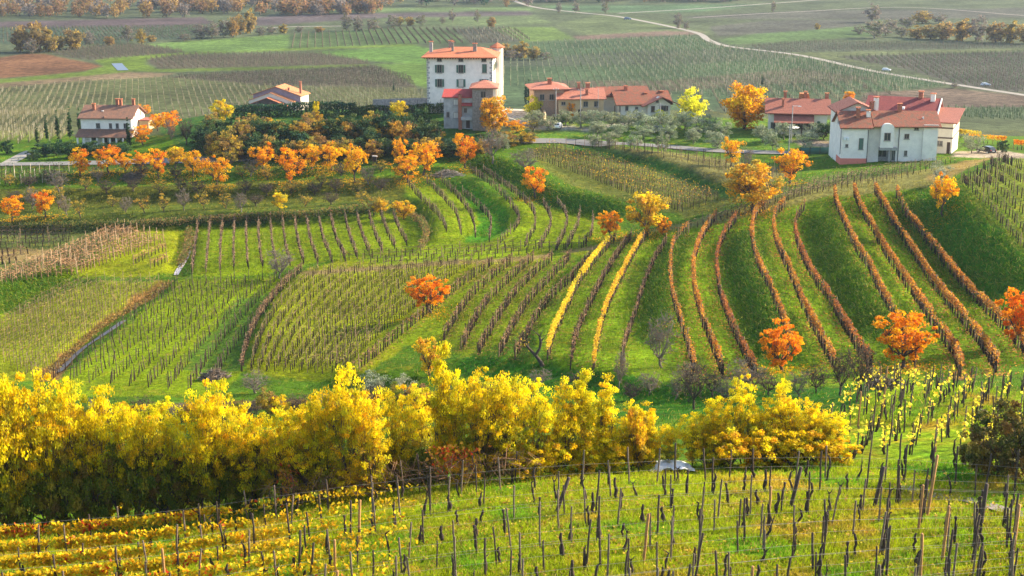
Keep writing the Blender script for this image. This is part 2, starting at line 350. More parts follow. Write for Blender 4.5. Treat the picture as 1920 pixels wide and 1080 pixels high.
def noise2(x, y, s, seed=0):
    r = np.random.RandomState(seed); out = 0; amp = 1
    for o in range(4):
        g = r.rand(64, 64); fx = (x / s) % 64; fy = (y / s) % 64; ix = fx.astype(int) % 64; iy = fy.astype(int) % 64; tx = fx - np.floor(fx); ty = fy - np.floor(fy)
        tx = tx * tx * (3 - 2 * tx); ty = ty * ty * (3 - 2 * ty); jx = (ix + 1) % 64; jy = (iy + 1) % 64
        out = out + amp * ((g[iy, ix] * (1 - tx) + g[iy, jx] * tx) * (1 - ty) + (g[jy, ix] * (1 - tx) + g[jy, jx] * tx) * ty); amp *= .5; s *= .47
    return out / 1.875
us = np.r_[-8, -4, -2.2, -1.4, -1.0, -0.8, -0.66, np.linspace(-0.56, 0.56, 860), 0.66, 0.8, 1.0, 1.4, 2.2, 4, 8]
_t = np.linspace(1 / math.sqrt(46), 1 / math.sqrt(650), 1000); ds = np.r_[4, 8, 14, 20, 26, 32, 38, 43, 1 / _t ** 2]
ds = np.r_[ds, 1 / np.linspace(1 / 652, 1 / 4000, 190), 6000, 9000, 14000]
U, Dd = np.meshgrid(us, ds); GXX = U * Dd; GYY = Dd
GZ = H(GXX, GYY) + np.where(GYY < 420, (noise2(GXX, GYY, 3.1, 3) - .5) * .30 * np.clip((420 - GYY) / 100, 0, 1), 0)
gx, gy = GXX.ravel(), GYY.ravel()
gcol = np.empty((gx.size, 3)); gcol[:] = (0.075, 0.092, 0.045)
wob = (noise2(gx, gy, 5.0, 5) - .5) * 2.6; wob2 = (noise2(gx, gy, 5.0, 9) - .5) * 2.6
far_m = gy > 330
jx, jy = gx + np.where(far_m, 0, wob), gy + np.where(far_m, 0, wob2)
for c, p in NEAR:
    m_ = inside(poly_world(p), jx, jy); gcol[m_] = c
fid = np.zeros(gx.size, int)
for i, (nm, c, p) in enumerate(PLAIN):
    pw = poly_world(p)
    m_ = inside(pw, gx, gy) & (gy > 395); gcol[m_] = np.array(c) * .66; fid[m_] = i + 1
# soften borders a little between grass colours in the near ground (mown and unmown grass mingle)
gc = gcol.reshape(GXX.shape + (3,))
fgm = GYY < 95
_p = np.clip(noise2(GXX, GYY, 3.0, 77) * 5 - 2.75, 0, 1)[..., None] * fgm[..., None]; gc[:] = gc * (1 - _p) + np.array([.38, .27, .02]) * _p
_p = np.clip(noise2(GXX, GYY, 3.4, 78) * 5 - 2.7, 0, 1)[..., None] * fgm[..., None]; gc[:] = gc * (1 - _p) + np.array([.13, .27, .008]) * _p
for _ in range(2):
    gc[1:-1, 1:-1] = (gc[1:-1, 1:-1] * 2 + gc[:-2, 1:-1] + gc[2:, 1:-1] + gc[1:-1, :-2] + gc[1:-1, 2:]) / 6
gcol = gc.reshape(-1, 3)
def ground_mat(name, near):
    m = bpy.data.materials.new(name); m.use_nodes = True; t = m.node_tree; b = t.nodes['Principled BSDF']; N = t.nodes; L = t.links
    a = N.new('ShaderNodeAttribute'); a.attribute_name = 'col'; geo = N.new('ShaderNodeNewGeometry')
    def noi(scale, det, rough=.65):
        n = N.new('ShaderNodeTexNoise'); n.inputs['Scale'].default_value = scale; n.inputs['Detail'].default_value = det; n.inputs['Roughness'].default_value = rough
        L.new(geo.outputs['Position'], n.inputs['Vector']); return n.outputs[0]
    def mr(s, a0, a1, b0, b1):
        n = N.new('ShaderNodeMapRange'); n.inputs[1].default_value = a0; n.inputs[2].default_value = a1; n.inputs[3].default_value = b0; n.inputs[4].default_value = b1; L.new(s, n.inputs[0]); return n.outputs[0]
    def mul(c, f):
        n = N.new('ShaderNodeMix'); n.data_type = 'RGBA'; n.blend_type = 'MULTIPLY'; n.inputs[0].default_value = 1; L.new(c, n.inputs[6]); L.new(f, n.inputs[7]); return n.outputs[2]
    c = mul(a.outputs['Color'], mr(noi(0.09 if near else .02, 5),   .35, .65, .62, 1.28)); c = mul(c, mr(noi(1.6 if near else .25, 6, .75), .34, .66, .42, 1.5))
    if near:
        # dry and leaf-strewn patches in the turf
        mx = N.new('ShaderNodeMix'); mx.data_type = 'RGBA'; L.new(mr(noi(0.5, 6, .7), .54, .66, 0, .55), mx.inputs[0]); L.new(c, mx.inputs[6])
        mx.inputs[7].default_value = (0.30, 0.25, 0.015, 1); c = mx.outputs[2]
    L.new(c, b.inputs['Base Color']); b.inputs['Roughness'].default_value = .95; b.inputs['Specular IOR Level'].default_value = .05
    bp = N.new('ShaderNodeBump'); bp.inputs['Strength'].default_value = .9; bp.inputs['Distance'].default_value = .35 if near else .5; L.new(noi(1.5 if near else .5, 7, .8), bp.inputs['Height'])
    L.new(bp.outputs[0], b.inputs['Normal']); return m
MG = ground_mat('turf', True); MF = ground_mat('field_soil', False)
_ny, _nx = GXX.shape; idx = np.arange(_ny * _nx).reshape(_ny, _nx)
quads = np.stack([idx[:-1, :-1], idx[:-1, 1:], idx[1:, 1:], idx[1:, :-1]], -1).reshape(-1, 4)
allV = np.stack([gx, gy, GZ.ravel()], 1); qf = fid[quads[:, 0]]; qd = gy[quads[:, 0]]
def ground_piece(name, sel, m):
    q = quads[sel]; u, inv = np.unique(q.ravel(), return_inverse=True)
    o = link(name, mesh_np(name, allV[u], inv.reshape(-1, 4), gcol[u], m, smooth=True)); tag(o, kind='structure'); return o
ground_piece('ground', (qf == 0) & (qd < 400), MG)
ground_piece('plain', (qf == 0) & (qd >= 400), MF)
for i, (nm, c, p) in enumerate(PLAIN):
    s = qf == i + 1
    if s.sum() > 4: ground_piece(nm, s, MF)

# ------------------------------------------------------------------ roads, path, stream: sheets draped just above the ground
def strip(name, line, width, m, lift=0.04, taper=None):
    W_ = np.asarray(line); d = np.gradient(W_[:, :2], axis=0); d /= np.linalg.norm(d, axis=1)[:, None] + 1e-9; nrm = np.stack([-d[:, 1], d[:, 0]], 1)
    k = 5; V = []
    for j in range(k):
        s = (j / (k - 1) - .5) * width; p = W_[:, :2] + nrm * s; V.append(np.c_[p, H(p[:, 0], p[:, 1]) + lift + 0.12 * ((W_[:, 1] < 420) & (W_[:, 1] > 150))])
    V = np.stack(V, 1); n = len(W_); ii = np.arange(n * k).reshape(n, k)
    Q = np.stack([ii[:-1, :-1], ii[:-1, 1:], ii[1:, 1:], ii[1:, :-1]], -1).reshape(-1, 4)
    return tag(link(name, mesh_np(name, V.reshape(-1, 3), Q, None, m, smooth=True)), kind='structure')
M_road = mat('asphalt', (0.20, 0.195, 0.185), .9, .15, .5); M_lane = mat('gravel', (0.29, 0.265, 0.225), .95, .3, .4); M_water = mat('stream_water', (0.12, 0.16, 0.22), .5, spec=.3)
M_earth = mat('bare_earth', (0.20, 0.14, 0.10), .95, .4, 2.0, .6, 6)
strip('road', ground_line([(-60,312),(0,309),(130,307),(260,304),(400,300),(500,296),(600,290),(700,284),(800,276),(880,270),(950,266),(1040,265),(1130,268),(1240,275),(1340,283),(1420,286),(1500,287),(1560,283)], 2.0), 4.2, M_road)
strip('lane', ground_line([(5,312),(30,299),(50,288),(62,283)], 1.5), 3.5, M_lane)
strip('road', ground_line([(940,-8),(1000,13),(1090,24),(1170,33),(1300,60),(1330,76),(1372,88),(1500,104),(1640,134),(1780,157),(1930,180)], 6.0), 4.8, M_lane, .1)
strip('road', ground_line([(1160,25),(1300,17),(1440,7),(1560,-2)], 6.0), 4.5, M_lane, .1)
strip('path', ground_line([(1300,33),(1500,22),(1700,14),(1930,30)], 6.0), 3.0, M_lane, .1)
strip('path', ground_line([(500,52),(560,50),(640,49)], 6.0), 4.0, M_lane, .1)
strip('stream', ground_line([(219,119),(223,124),(231,132)], 2.0), 5.5, M_water, .12)
strip('path', ground_line([(1690,912),(1730,923),(1770,932),(1820,938),(1880,955),(1960,975)], .4), .9, mat('trodden_path', (0.30,0.25,0.21), .95, .3, 3.0), .02)
strip('ditch', ground_line([(356,455),(352,480),(340,500),(330,517)], 1.0), .8, mat('ditch_stones', (0.42,0.40,0.42), .9, .5, 2.5, .8, 5), .05)
strip('ditch', ground_line([(232,603),(205,622),(150,660),(110,700)], 1.0), 1.1, mat('ditch_mud', (0.16,0.15,0.15), .6, .5, 2.0), .06)
# ------------------------------------------------------------------ vines
def rows2(a): return np.asarray(a, float)
def boxes(base, h, t, lean=0.0, col=(.1, .1, .1), jit=0.2, sink=0.15):
    """upright four-sided stakes: arrays of base points"""
    n = len(base); h = np.broadcast_to(h, n).astype(float); t = np.broadcast_to(t, n).astype(float)
    lx = npr.randn(n) * lean * h; ly = npr.randn(n) * lean * h; a = npr.rand(n) * 1.57
    V = np.empty((n, 8, 3)); 
    for k in range(4):
        cx = np.cos(a + k * math.pi / 2) * t * .7; cy = np.sin(a + k * math.pi / 2) * t * .7
        V[:, k, 0] = base[:, 0] + cx; V[:, k, 1] = base[:, 1] + cy; V[:, k, 2] = base[:, 2] - sink
        V[:, k + 4, 0] = base[:, 0] + cx * .7 + lx; V[:, k + 4, 1] = base[:, 1] + cy * .7 + ly; V[:, k + 4, 2] = base[:, 2] + h
    q = np.array([[0, 1, 5, 4], [1, 2, 6, 5], [2, 3, 7, 6], [3, 0, 4, 7], [4, 5, 6, 7]])
    Q = (np.arange(n)[:, None, None] * 8 + q[None]).reshape(-1, 4)
    c = np.asarray(col, float) if np.ndim(col) == 2 else np.tile(np.asarray(col, float), (n, 1))
    c = c * (1 + (npr.rand(n, 1) - .5) * 2 * jit)
    return V.reshape(-1, 3), Q, np.repeat(c, 5, 0)
def slivers(cen, length, width, dirv, col, jit=.25):
    """thin flat pieces (canes, blades): centre, direction vectors"""
    n = len(cen); d = dirv / (np.linalg.norm(dirv, axis=1)[:, None] + 1e-9); r = npr.randn(n, 3); s = np.cross(d, r); s /= np.linalg.norm(s, axis=1)[:, None] + 1e-9
    L = np.broadcast_to(length, n)[:, None] / 2; w_ = np.broadcast_to(width, n)[:, None] / 2
    V = np.stack([cen - d * L - s * w_, cen - d * L + s * w_, cen + d * L + s * w_ * .5, cen + d * L - s * w_ * .5], 1).reshape(-1, 3)
    Q = np.arange(n * 4).reshape(n, 4); c = np.asarray(col, float) if np.ndim(col) == 2 else np.tile(np.asarray(col, float), (n, 1))
    return V, Q, c * (1 + (npr.rand(n, 1) - .5) * 2 * jit)
def leaves(cen, size, col, jit=.3, flat=0.0):
    n = len(cen); d = npr.randn(n, 3); d[:, 2] *= (1 - flat)
    V, Q, c = slivers(cen, np.broadcast_to(size, n) * (0.7 + .6 * npr.rand(n)), np.broadcast_to(size, n) * (0.6 + .5 * npr.rand(n)), d, col, jit); return V, Q, c
def join(*parts):
    Vs, Qs, Cs = [], [], []; o = 0
    for V, Q, c in parts:
        if len(V) == 0: continue
        Vs.append(V); Qs.append(Q + o); Cs.append(c); o += len(V)
    return np.vstack(Vs), np.vstack(Qs), np.vstack(Cs)
def tube_line(P, r, col):
    """a thin three-sided cord along points P"""
    n = len(P); d = np.gradient(P, axis=0); d /= np.linalg.norm(d, axis=1)[:, None] + 1e-9
    s = np.cross(d, [0, 0, 1.0]); s /= np.linalg.norm(s, axis=1)[:, None] + 1e-9; u = np.cross(s, d); r = np.broadcast_to(r, n)[:, None]
    V = np.stack([P + (s * math.cos(k * 2.094) + u * math.sin(k * 2.094)) * r for k in range(3)], 1).reshape(-1, 3)
    i = np.arange(n * 3).reshape(n, 3); Q = np.concatenate([np.stack([i[:-1, k], i[:-1, (k + 1) % 3], i[1:, (k + 1) % 3], i[1:, k]], -1) for k in range(3)])
    return V, Q, np.tile(np.asarray(col, float), (len(Q), 1))
def obj_from(name, parts, m, origin, parent=None):
    V, Q, c = join(*parts) if isinstance(parts, list) else parts
    o = link(name, mesh_np(name, V - origin, Q, c, m), parent)
    if parent is None: o.location = origin
    return o
M_wood = attr_mat('weathered_wood', 0, .9); M_leaf = attr_mat('vine_leaf', .5, .6)
ORD = 'first second third fourth fifth sixth seventh eighth ninth tenth eleventh twelfth thirteenth fourteenth fifteenth sixteenth seventeenth eighteenth nineteenth twentieth'.split()
ORD = ORD + ['twenty ' + o for o in ORD[:9]] + ['thirtieth'] + ['thirty ' + o for o in ORD[:9]] + ['fortieth'] + ['forty ' + o for o in ORD[:9]]
TRUNK = (.030, .020, .014); POST = (.20, .14, .08); CANE = (.20, .11, .055)
OR1 = [(.62,.22,.02),(.66,.30,.03),(.48,.15,.03),(.34,.10,.03),(.70,.38,.04),(.30,.17,.06),(.36,.24,.07),(.24,.13,.06)]
YE1 = [(.80,.58,.03),(.85,.66,.05),(.70,.46,.03)]
AU1 = [(.62,.34,.03),(.55,.22,.03),(.72,.46,.04)]
def pick(pal, n, w_=None):
    return np.array(pal)[npr.choice(len(pal), n, p=w_)]
def vine_row(px, label, group, step=1.05, trunk_h=1.25, tt=.14, post_every=5, post_h=1.9, canes=7, leaf=0, pal=OR1, leaf_fn=None, world=None, post_col=POST, trunk_col=TRUNK, cane_col=CANE, litter=None, lean=.05, leaf_h=(1.0, 2.2), wires=.018, cane_h=(.75, 1.6)):
    P = even(world, step) if world is not None else ground_line(px, step)
    n = len(P)
    if n < 3: return None
    P = P + np.c_[npr.randn(n, 2) * .06, np.zeros(n)]; P[:, 2] = H(P[:, 0], P[:, 1])
    O = P[n // 2].copy(); parts = []; isp = (np.arange(n) % post_every == 0)
    if (~isp).any() and trunk_h > 0: parts.append(boxes(P[~isp], trunk_h * (.75 + .5 * npr.rand((~isp).sum())), tt, lean, trunk_col))
    parts.append(boxes(P[isp], post_h * (.9 + .2 * npr.rand(isp.sum())), tt * .85, lean * .5, post_col))
    dr = np.gradient(P, axis=0)
    if canes:
        m = int(n * canes); i = npr.randint(0, n - 1, m); f = npr.rand(m)[:, None]; c = P[i] * (1 - f) + P[i + 1] * f
        c[:, 2] += cane_h[0] + (cane_h[1] - cane_h[0]) * npr.rand(m); c[:, :2] += npr.randn(m, 2) * .12
        parts.append(slivers(c, .35 + .6 * npr.rand(m), .07, dr[i] * (.4 + npr.rand(m, 1)) + npr.randn(m, 3) * .35 + np.array([0, 0, .5]) * npr.rand(m, 1), cane_col))
    if wires:
        for hh in (.85, 1.5): parts.append(tube_line(P + [0, 0, hh], wires, (.16, .12, .09)))
    V = join(*parts)
    if leaf:
        root = bpy.data.objects.new('vine_row', None); COL.objects.link(root); root.location = O
        obj_from('vine', V, M_wood, O, root)
        m = int(n * step * leaf * 1.5); i = npr.randint(0, n - 1, m); f = npr.rand(m)[:, None]; c = P[i] * (1 - f) + P[i + 1] * f
        s = (i + f[:, 0]) / n; keep = np.ones(m, bool)
        dens = np.clip(2.8 * noise2(i.astype(float), np.full(m, O[0]), 4.0, 4) - .85, .06, 1)
        if leaf_fn: dens = dens * leaf_fn(s)
        dens = dens * (.4 + .6 * np.cos(f[:, 0] * math.pi) ** 2)
        keep = npr.rand(m) < dens * 1.5; c, i, s = c[keep], i[keep], s[keep]; m = len(c)
        c[:, 2] += leaf_h[0] + (leaf_h[1] - leaf_h[0]) * npr.beta(2.2, 1.6, m); c[:, :2] += npr.randn(m, 2) * .11
        cc = pick(pal, m); cc = cc * (0.7 + .6 * noise2(i.astype(float), np.full(m, O[1]), 4.0, 8))[:, None]
        obj_from('foliage', leaves(c, .18, cc), M_leaf, O, root)
    else:
        root = obj_from('vine_row', V, M_wood, O)
    tag(root, label, 'vine row', group); return root
def family(A, B, n, t0=0.0, t1=1.0):
    def rs(p, m=16):
        s = spline(p, 8); d = np.r_[0, np.cumsum(np.hypot(*np.diff(s, axis=0).T))]; t = np.linspace(0, d[-1], m); return np.stack([np.interp(t, d, s[:, 0]), np.interp(t, d, s[:, 1])], 1)
    a, b = rs(A), rs(B); return [a * (1 - t) + b * t for t in (np.linspace(t0, t1, n) if n > 1 else [t0])]
def rows_of(fam, text, group, order='from the left', **kw):
    for k, px in enumerate(fam):
        vine_row(px, text + ', ' + ORD[k] + ' ' + order, group, **kw)
def up(p, dy=11): return [(x, y + dy) for x, y in p]
# orange rows of the right-hand hillside
ORANGE = [
 ([(1290,425),(1266,447),(1258,480),(1257,520),(1262,560),(1275,600),(1290,650),(1302,690)], 26),
 ([(1342,402),(1322,430),(1305,470),(1299,510),(1306,560),(1318,600),(1335,645),(1354,695)], 62),
 ([(1380,405),(1362,430),(1349,460),(1343,500),(1350,550),(1368,600),(1390,650),(1415,698)], 30),
 ([(1438,380),(1416,400),(1409,440),(1418,485),(1437,525),(1452,560),(1468,600),(1480,650)], 70),
 ([(1471,378),(1453,400),(1452,440),(1468,480),(1486,520),(1505,570),(1530,620),(1562,680)], 72),
 ([(1508,383),(1492,410),(1492,440),(1502,470),(1520,510),(1545,545),(1572,590),(1602,640),(1632,685)], 36),
 ([(1563,355),(1570,385),(1590,430),(1607,465),(1630,500),(1650,545),(1676,590),(1702,640),(1716,680)], 62),
 ([(1600,352),(1612,385),(1632,420),(1660,470),(1700,530),(1730,575),(1760,620),(1790,665),(1800,698)], 70),
 ([(1640,350),(1655,380),(1685,430),(1711,470),(1750,530),(1790,580),(1830,630),(1868,690)], 76),
 ([(1680,358),(1700,400),(1740,450),(1780,500),(1830,560),(1880,610),(1935,670)], 60)]
DESC = ['thin orange and bare', 'bright orange', 'dark almost leafless', 'dense orange red', 'orange and crimson', 'dark brown and rusty', 'orange', 'full orange', 'thick reddish orange', 'orange gold']
for k, (p, dl) in enumerate(ORANGE):
    vine_row(up(p), DESC[k] + ' vine row curving down the right hillside, ' + ORD[k] + ' from the left', 'orange vine rows on the right hillside', leaf=dl, canes=9, trunk_h=1.45, tt=.17, post_h=2.2, pal=OR1 if k not in (2, 5) else [(.34,.13,.05),(.26,.10,.05),(.5,.18,.03)])
# central fan of rows
CEN = [([(925,488),(870,525),(800,582),(740,630),(655,700)], 0), ([(960,485),(905,530),(870,570),(830,632)], 0), ([(1000,480),(950,525),(905,575),(865,648)], 0), ([(1035,480),(990,520),(945,575),(897,655)], 0),
 ([(1070,478),(1030,520),(985,570),(935,660)], 0), ([(1110,475),(1070,520),(1020,570),(965,665)], 0),
 ([(1155,440),(1112,490),(1085,530),(1060,580),(1036,632),(1028,665)], 1), ([(1182,440),(1150,485),(1125,530),(1100,580),(1080,630),(1070,685)], 0),
 ([(1216,430),(1190,470),(1170,510),(1145,560),(1125,620),(1112,690)], 2), ([(1250,448),(1225,490),(1205,540),(1190,590),(1172,640),(1165,688)], 0)]
for k, (p, ye) in enumerate(CEN):
    pp = up(p, 9)
    if ye: vine_row(pp, ('bright lemon yellow' if ye == 1 else 'golden yellow') + ' vine row between dark bare rows in the central fan', 'yellow vine rows in the central fan', leaf=110 if ye == 1 else 95, pal=YE1 if ye == 1 else YE1 + AU1, canes=7, leaf_fn=(lambda s: np.clip((s - .12) * 8, 0.1, 1)) if ye == 1 else None)
    else: vine_row(pp, 'dark leafless vine row in the central fan, ' + ORD[k] + ' row from the left', 'bare vine rows of the central fan', canes=9, step=.9, trunk_h=1.5, tt=.14, cane_h=(.9,1.8))
rows_of(family([(570,512),(525,550),(488,595),(466,645),(456,695)], [(905,492),(850,528),(785,585),(720,632),(648,700)], 12, .08, .94), 'thin bare vine row striping the lime green middle slope', 'bare rows of the middle slope', step=.85, canes=3, tt=.1, post_every=6, trunk_h=1.15, cane_col=(.21,.15,.06))
vine_row([(566,508),(525,548),(487,598),(464,648),(453,697)], 'dense brown row marking the left edge of the middle slope', 'edge rows', step=.8, canes=16, cane_col=(.22,.13,.07))
rows_of(family([(373,421),(367,460),(361,514)], [(620,411),(630,450),(648,490)], 12), 'vine row running away across the bright level field', 'rows of the bright level field', step=1.1, canes=10, cane_col=(.27,.17,.10), post_every=4)
rows_of(family([(647,411),(655,445),(669,484)], [(737,405),(747,430),(764,462)], 5), 'vine row leaning right at the end of the bright level field', 'rows of the bright level field', step=1.1, canes=10, cane_col=(.27,.17,.10), post_every=4)
rows_of(family([(222,430),(110,478),(0,520),(-60,545)], [(313,455),(250,478),(190,500),(150,515)], 8, 0, .93), 'russet vine row on the upper left field', 'russet rows of the upper left field', step=.95, canes=8, cane_col=(.36,.20,.10), post_h=2.2, trunk_col=(.16,.10,.05), post_col=(.38,.26,.15))
rows_of(family([(312,470),(280,482),(250,497)], [(314,490),(300,496),(283,503)], 2), 'short russet vine row at the corner of the upper left field', 'russet rows of the upper left field', step=.95, canes=14, cane_col=(.36,.19,.09))
rows_of(family([(-20,440),(60,437),(135,436)], [(-20,464),(50,463),(125,460)], 4), 'dark low vine row at the left edge below the hedge', 'dark rows at the left edge', order='from the back', canes=10, cane_col=(.13,.10,.07))
rows_of(family([(-20,482),(20,480),(52,476)], [(-20,497),(0,496),(30,492)], 2), 'stubby dark vine row beside the straw coloured patch', 'dark rows at the left edge', order='from the back', canes=8, tt=.25)
rows_of(family([(148,530),(70,572),(0,612),(-60,645)], [(298,532),(220,585),(140,645),(62,708)], 10), 'thin vine row on the lower left field', 'rows of the lower left field', step=.95, canes=2.5, tt=.09, cane_col=(.24,.17,.06), trunk_col=(.13,.10,.05), post_col=(.24,.19,.09))
rows_of(family([(335,535),(250,600),(165,665),(95,712)], [(545,522),(490,590),(440,650),(390,735)], 9), 'row of scattered dark stakes on the shaded green field', 'stake rows of the green field left of centre', step=1.35, canes=1.5, tt=.12, trunk_h=1.5, post_every=2, lean=.12, wires=.008, post_col=(.10,.07,.05), cane_col=(.10,.07,.05))
TER = [[(766,345),(790,372),(820,400),(838,432)], [(800,338),(833,372),(855,400),(865,436)], [(827,336),(862,372),(884,405),(892,442)], [(868,362),(900,388),(920,415),(917,450)],
 [(882,318),(930,352),(962,388),(972,418),(938,452)], [(905,318),(962,358),(998,392),(1003,425),(985,460)], [(1018,382),(1032,408),(1030,430),(1010,465)], [(1045,380),(1062,405),(1060,432),(1042,468)], [(1088,400),(1082,425),(1062,465)], [(1112,410),(1108,440),(1090,462)]]
for k, p in enumerate(TER): vine_row(up(p, 4), 'bare vine row curving round the green terraces, ' + ORD[k] + ' from the left', 'curved terrace rows', step=1.1, canes=8, cane_col=(.24,.16,.10))
rows_of(family([(640,488),(780,478),(900,472),(960,462)], [(720,500),(820,492),(960,480),(1100,462)], 3), 'straggling vine row along the foot of the terraces', 'terrace foot rows', order='from the back', step=1.3, canes=6)
rows_of(family([(1005,288),(1100,322),(1185,352),(1300,392)], [(1030,276),(1130,302),(1240,338),(1345,375)], 5), 'vine row with scattered amber leaves on the upper terrace', 'amber rows of the upper terrace', order='from the front', step=1.1, canes=4, leaf=1.6, pal=AU1, tt=.08)
vine_row([(1000,296),(1090,328),(1180,362),(1280,398)], 'vine row thick with amber leaves at the front of the upper terrace', 'amber rows of the upper terrace', canes=5, leaf=4, pal=AU1)
rows_of(family([(1062,272),(1180,284),(1300,308),(1440,350)], [(1200,282),(1300,296),(1400,312),(1500,335)], 4), 'row of tall thin dark stakes below the road', 'tall stake rows below the road', order='from the front', step=2.2, trunk_h=2.0, post_h=2.4, post_every=2, canes=2, tt=.1, lean=.02)
rows_of(family([(1285,432),(1400,400),(1530,362),(1680,340)], [(1440,362),(1530,345),(1640,325),(1790,306)], 6), 'thin brown vine row crossing the pale slope behind the hill', 'rows of the pale slope', order='from the front', step=1.2, canes=7, tt=.1, cane_col=(.33,.23,.12))
rows_of(family([(1802,340),(1850,388),(1895,440),(1935,490)], [(1870,300),(1900,312),(1925,322),(1945,330)], 6), 'dark knotty vine row on the far right slope', 'dark rows on the far right slope', step=1.5, trunk_h=1.4, canes=3, tt=.14)
rows_of(family([(-20,322),(60,324),(130,322)], [(-20,345),(50,344),(100,342)], 3), 'vine row with pale stakes just below the road', 'pale stake rows below the road', order='from the back', canes=5, post_every=2, post_col=(.4,.34,.26))
# ---- rows near the camera: posts and vine trunks are parts of their row
def gnarl(seed, h=1.0, r=.05):
    q = np.random.RandomState(seed); parts = []
    z = np.linspace(-.15, h, 7); P = np.stack([np.cumsum(q.randn(7)) * .035, np.cumsum(q.randn(7)) * .035, z], 1); P[0] = P[1] - [0, 0, .2]
    parts.append(tube6(P, np.linspace(r * 1.3, r * .9, 7) * (1 + .25 * q.randn(7)), (.05, .036, .03)))
    for k in range(q.randint(0, 3)):
        a = q.rand() * 6.28; L = .08 + .2 * q.rand(); s = np.linspace(0, 1, 5)[:, None]
        B = P[-1] + s * np.array([math.cos(a) * L, math.sin(a) * L, .1 + .2 * q.rand()]) + q.randn(5, 3) * .02 * s
        parts.append(tube6(B, np.linspace(r * .75, .010, 5), (.06, .04, .03)))
    return join(*parts)
def tube6(P, r, col, sides=6):
    P = np.asarray(P, float); n = len(P); d = np.gradient(P, axis=0); d /= np.linalg.norm(d, axis=1)[:, None] + 1e-9
    ref = np.array([1.0, 0.13, 0.07]); s = np.cross(d, ref); s /= np.linalg.norm(s, axis=1)[:, None] + 1e-9; u = np.cross(s, d); r = np.broadcast_to(r, n)[:, None]
    V = np.stack([P + (s * math.cos(k * 2 * math.pi / sides) + u * math.sin(k * 2 * math.pi / sides)) * r for k in range(sides)], 1).reshape(-1, 3)
    i = np.arange(n * sides).reshape(n, sides); Q = np.concatenate([np.stack([i[:-1, k], i[:-1, (k + 1) % sides], i[1:, (k + 1) % sides], i[1:, k]], -1) for k in range(sides)])
    if sides == 6: Q = np.vstack([Q, [i[-1, 0], i[-1, 1], i[-1, 2], i[-1, 3]], [i[-1, 0], i[-1, 3], i[-1, 4], i[-1, 5]]])
    return V, Q, np.tile(np.asarray(col, float), (len(Q), 1))
M_bark = mat('vine_bark', (.07, .05, .04), .95, .5, 9, .8, 30)
M_post = [mat('grey_post_wood', (.20, .15, .11), .9, .45, 6, .5, 40), mat('dark_post_wood', (.09, .065, .05), .9, .4, 6, .5, 40), mat('tan_post_wood', (.42, .22, .08), .85, .3, 6, .4, 40)]
M_wire = mat('fence_wire', (.42, .38, .32), .5, metal=.3)
VT = [mesh_np('vine_trunk', *join(gnarl(s, .78 + .1 * (s % 4), .05 + .010 * (s % 3)))[:2], None, M_bark, smooth=True) for s in range(8)]
def post_mesh(h, r, m, seed):
    q = np.random.RandomState(seed); z = np.array([-.3, 0, h * .33, h * .66, h - .02, h]); P = np.stack([q.randn(6) * .008, q.randn(6) * .008, z], 1)
    return mesh_np('post', *tube6(P, [r, r, r * .95, r * .95, r * .92, r * .7], (1, 1, 1))[:2], None, m)
PM = [post_mesh(1.95, .046, M_post[0], 1), post_mesh(2.0, .052, M_post[1], 2), post_mesh(1.6, .042, M_post[1], 3), post_mesh(2.25, .066, M_post[2], 4), post_mesh(1.85, .046, M_post[0], 5)]
def near_row(px, label, group, step=1.25, leafd=None, pal=None, wires=True, thin=True, world=None, post_w=(.3, .3, .25, .05, .1), limit=95, xlim=None, leaf_z=(.45, 1.25), leaf_s=.16):
    P = ground_line(px, step); 
    P = P[(abs(P[:, 0] / P[:, 1]) < .43)]; P = P[:limit]; n = len(P); O = P[n // 2].copy()
    root = bpy.data.objects.new('vine_row', None); COL.objects.link(root); root.location = O; tag(root, label, 'vine row', group)
    for k in range(n):
        p = P[k] + np.array([npr.randn() * .1, npr.randn() * .12, 0]); p[2] = H(p[0], p[1])
        if npr.rand() < .58:
            o = link('vine_trunk', VT[npr.randint(8)], root, p - O, npr.rand() * 6.28); o.scale = (1, 1, .8 + .5 * npr.rand()); o.rotation_euler[0] = npr.randn() * .06
        if npr.rand() < .62:
            p2 = p + np.array([npr.randn() * .15, npr.randn() * .06, 0]); p2[2] = H(p2[0], p2[1])
            o = link('post', PM[npr.choice(5, p=post_w)], root, p2 - O, npr.rand() * 6.28); o.scale = (1, 1, .82 + .3 * npr.rand()); o.rotation_euler[0] = npr.randn() * .045; o.rotation_euler[1] = npr.randn() * .045
    if wires:
        L = even(P, .6)
        for hh in (.75, 1.25): 
            T = L + [0, 0, hh]; T[:, 2] += np.sin(np.arange(len(T)) * .9) * .012
            V, Q, c = tube_line(T, .005, (1, 1, 1)); link('wire', mesh_np('wire', V - O, Q, None, M_wire), root)
    if leafd is not None:
        fine = even(P, .25); dens = leafd(fine); m = int(dens.sum() * .25); 
        if m > 3:
            i = npr.choice(len(fine), m, p=dens / dens.sum()); c = fine[i] + np.c_[npr.randn(m) * .12, npr.randn(m) * .11, leaf_z[0] + (leaf_z[1] - leaf_z[0]) * npr.beta(2, 2, m)]
            cl = noise2(c[:, 0] * 3, c[:, 2] * 3 + c[:, 1], 2.0, 6); k_ = npr.rand(m) < (np.clip(cl * 2.4 - .55, .05, 1) if thin else .8); c = c[k_]; m = len(c)
            obj_from('foliage', leaves(c, leaf_s, pal(c), .3), M_leaf, O, root)
    return root
def leaf_left(P):       # leafy at the left of the photograph, thinning to the right
    u = P[:, 0] / P[:, 1]; return np.clip(1.15 - (u + .37) / .26, 0.0, 1) * 260
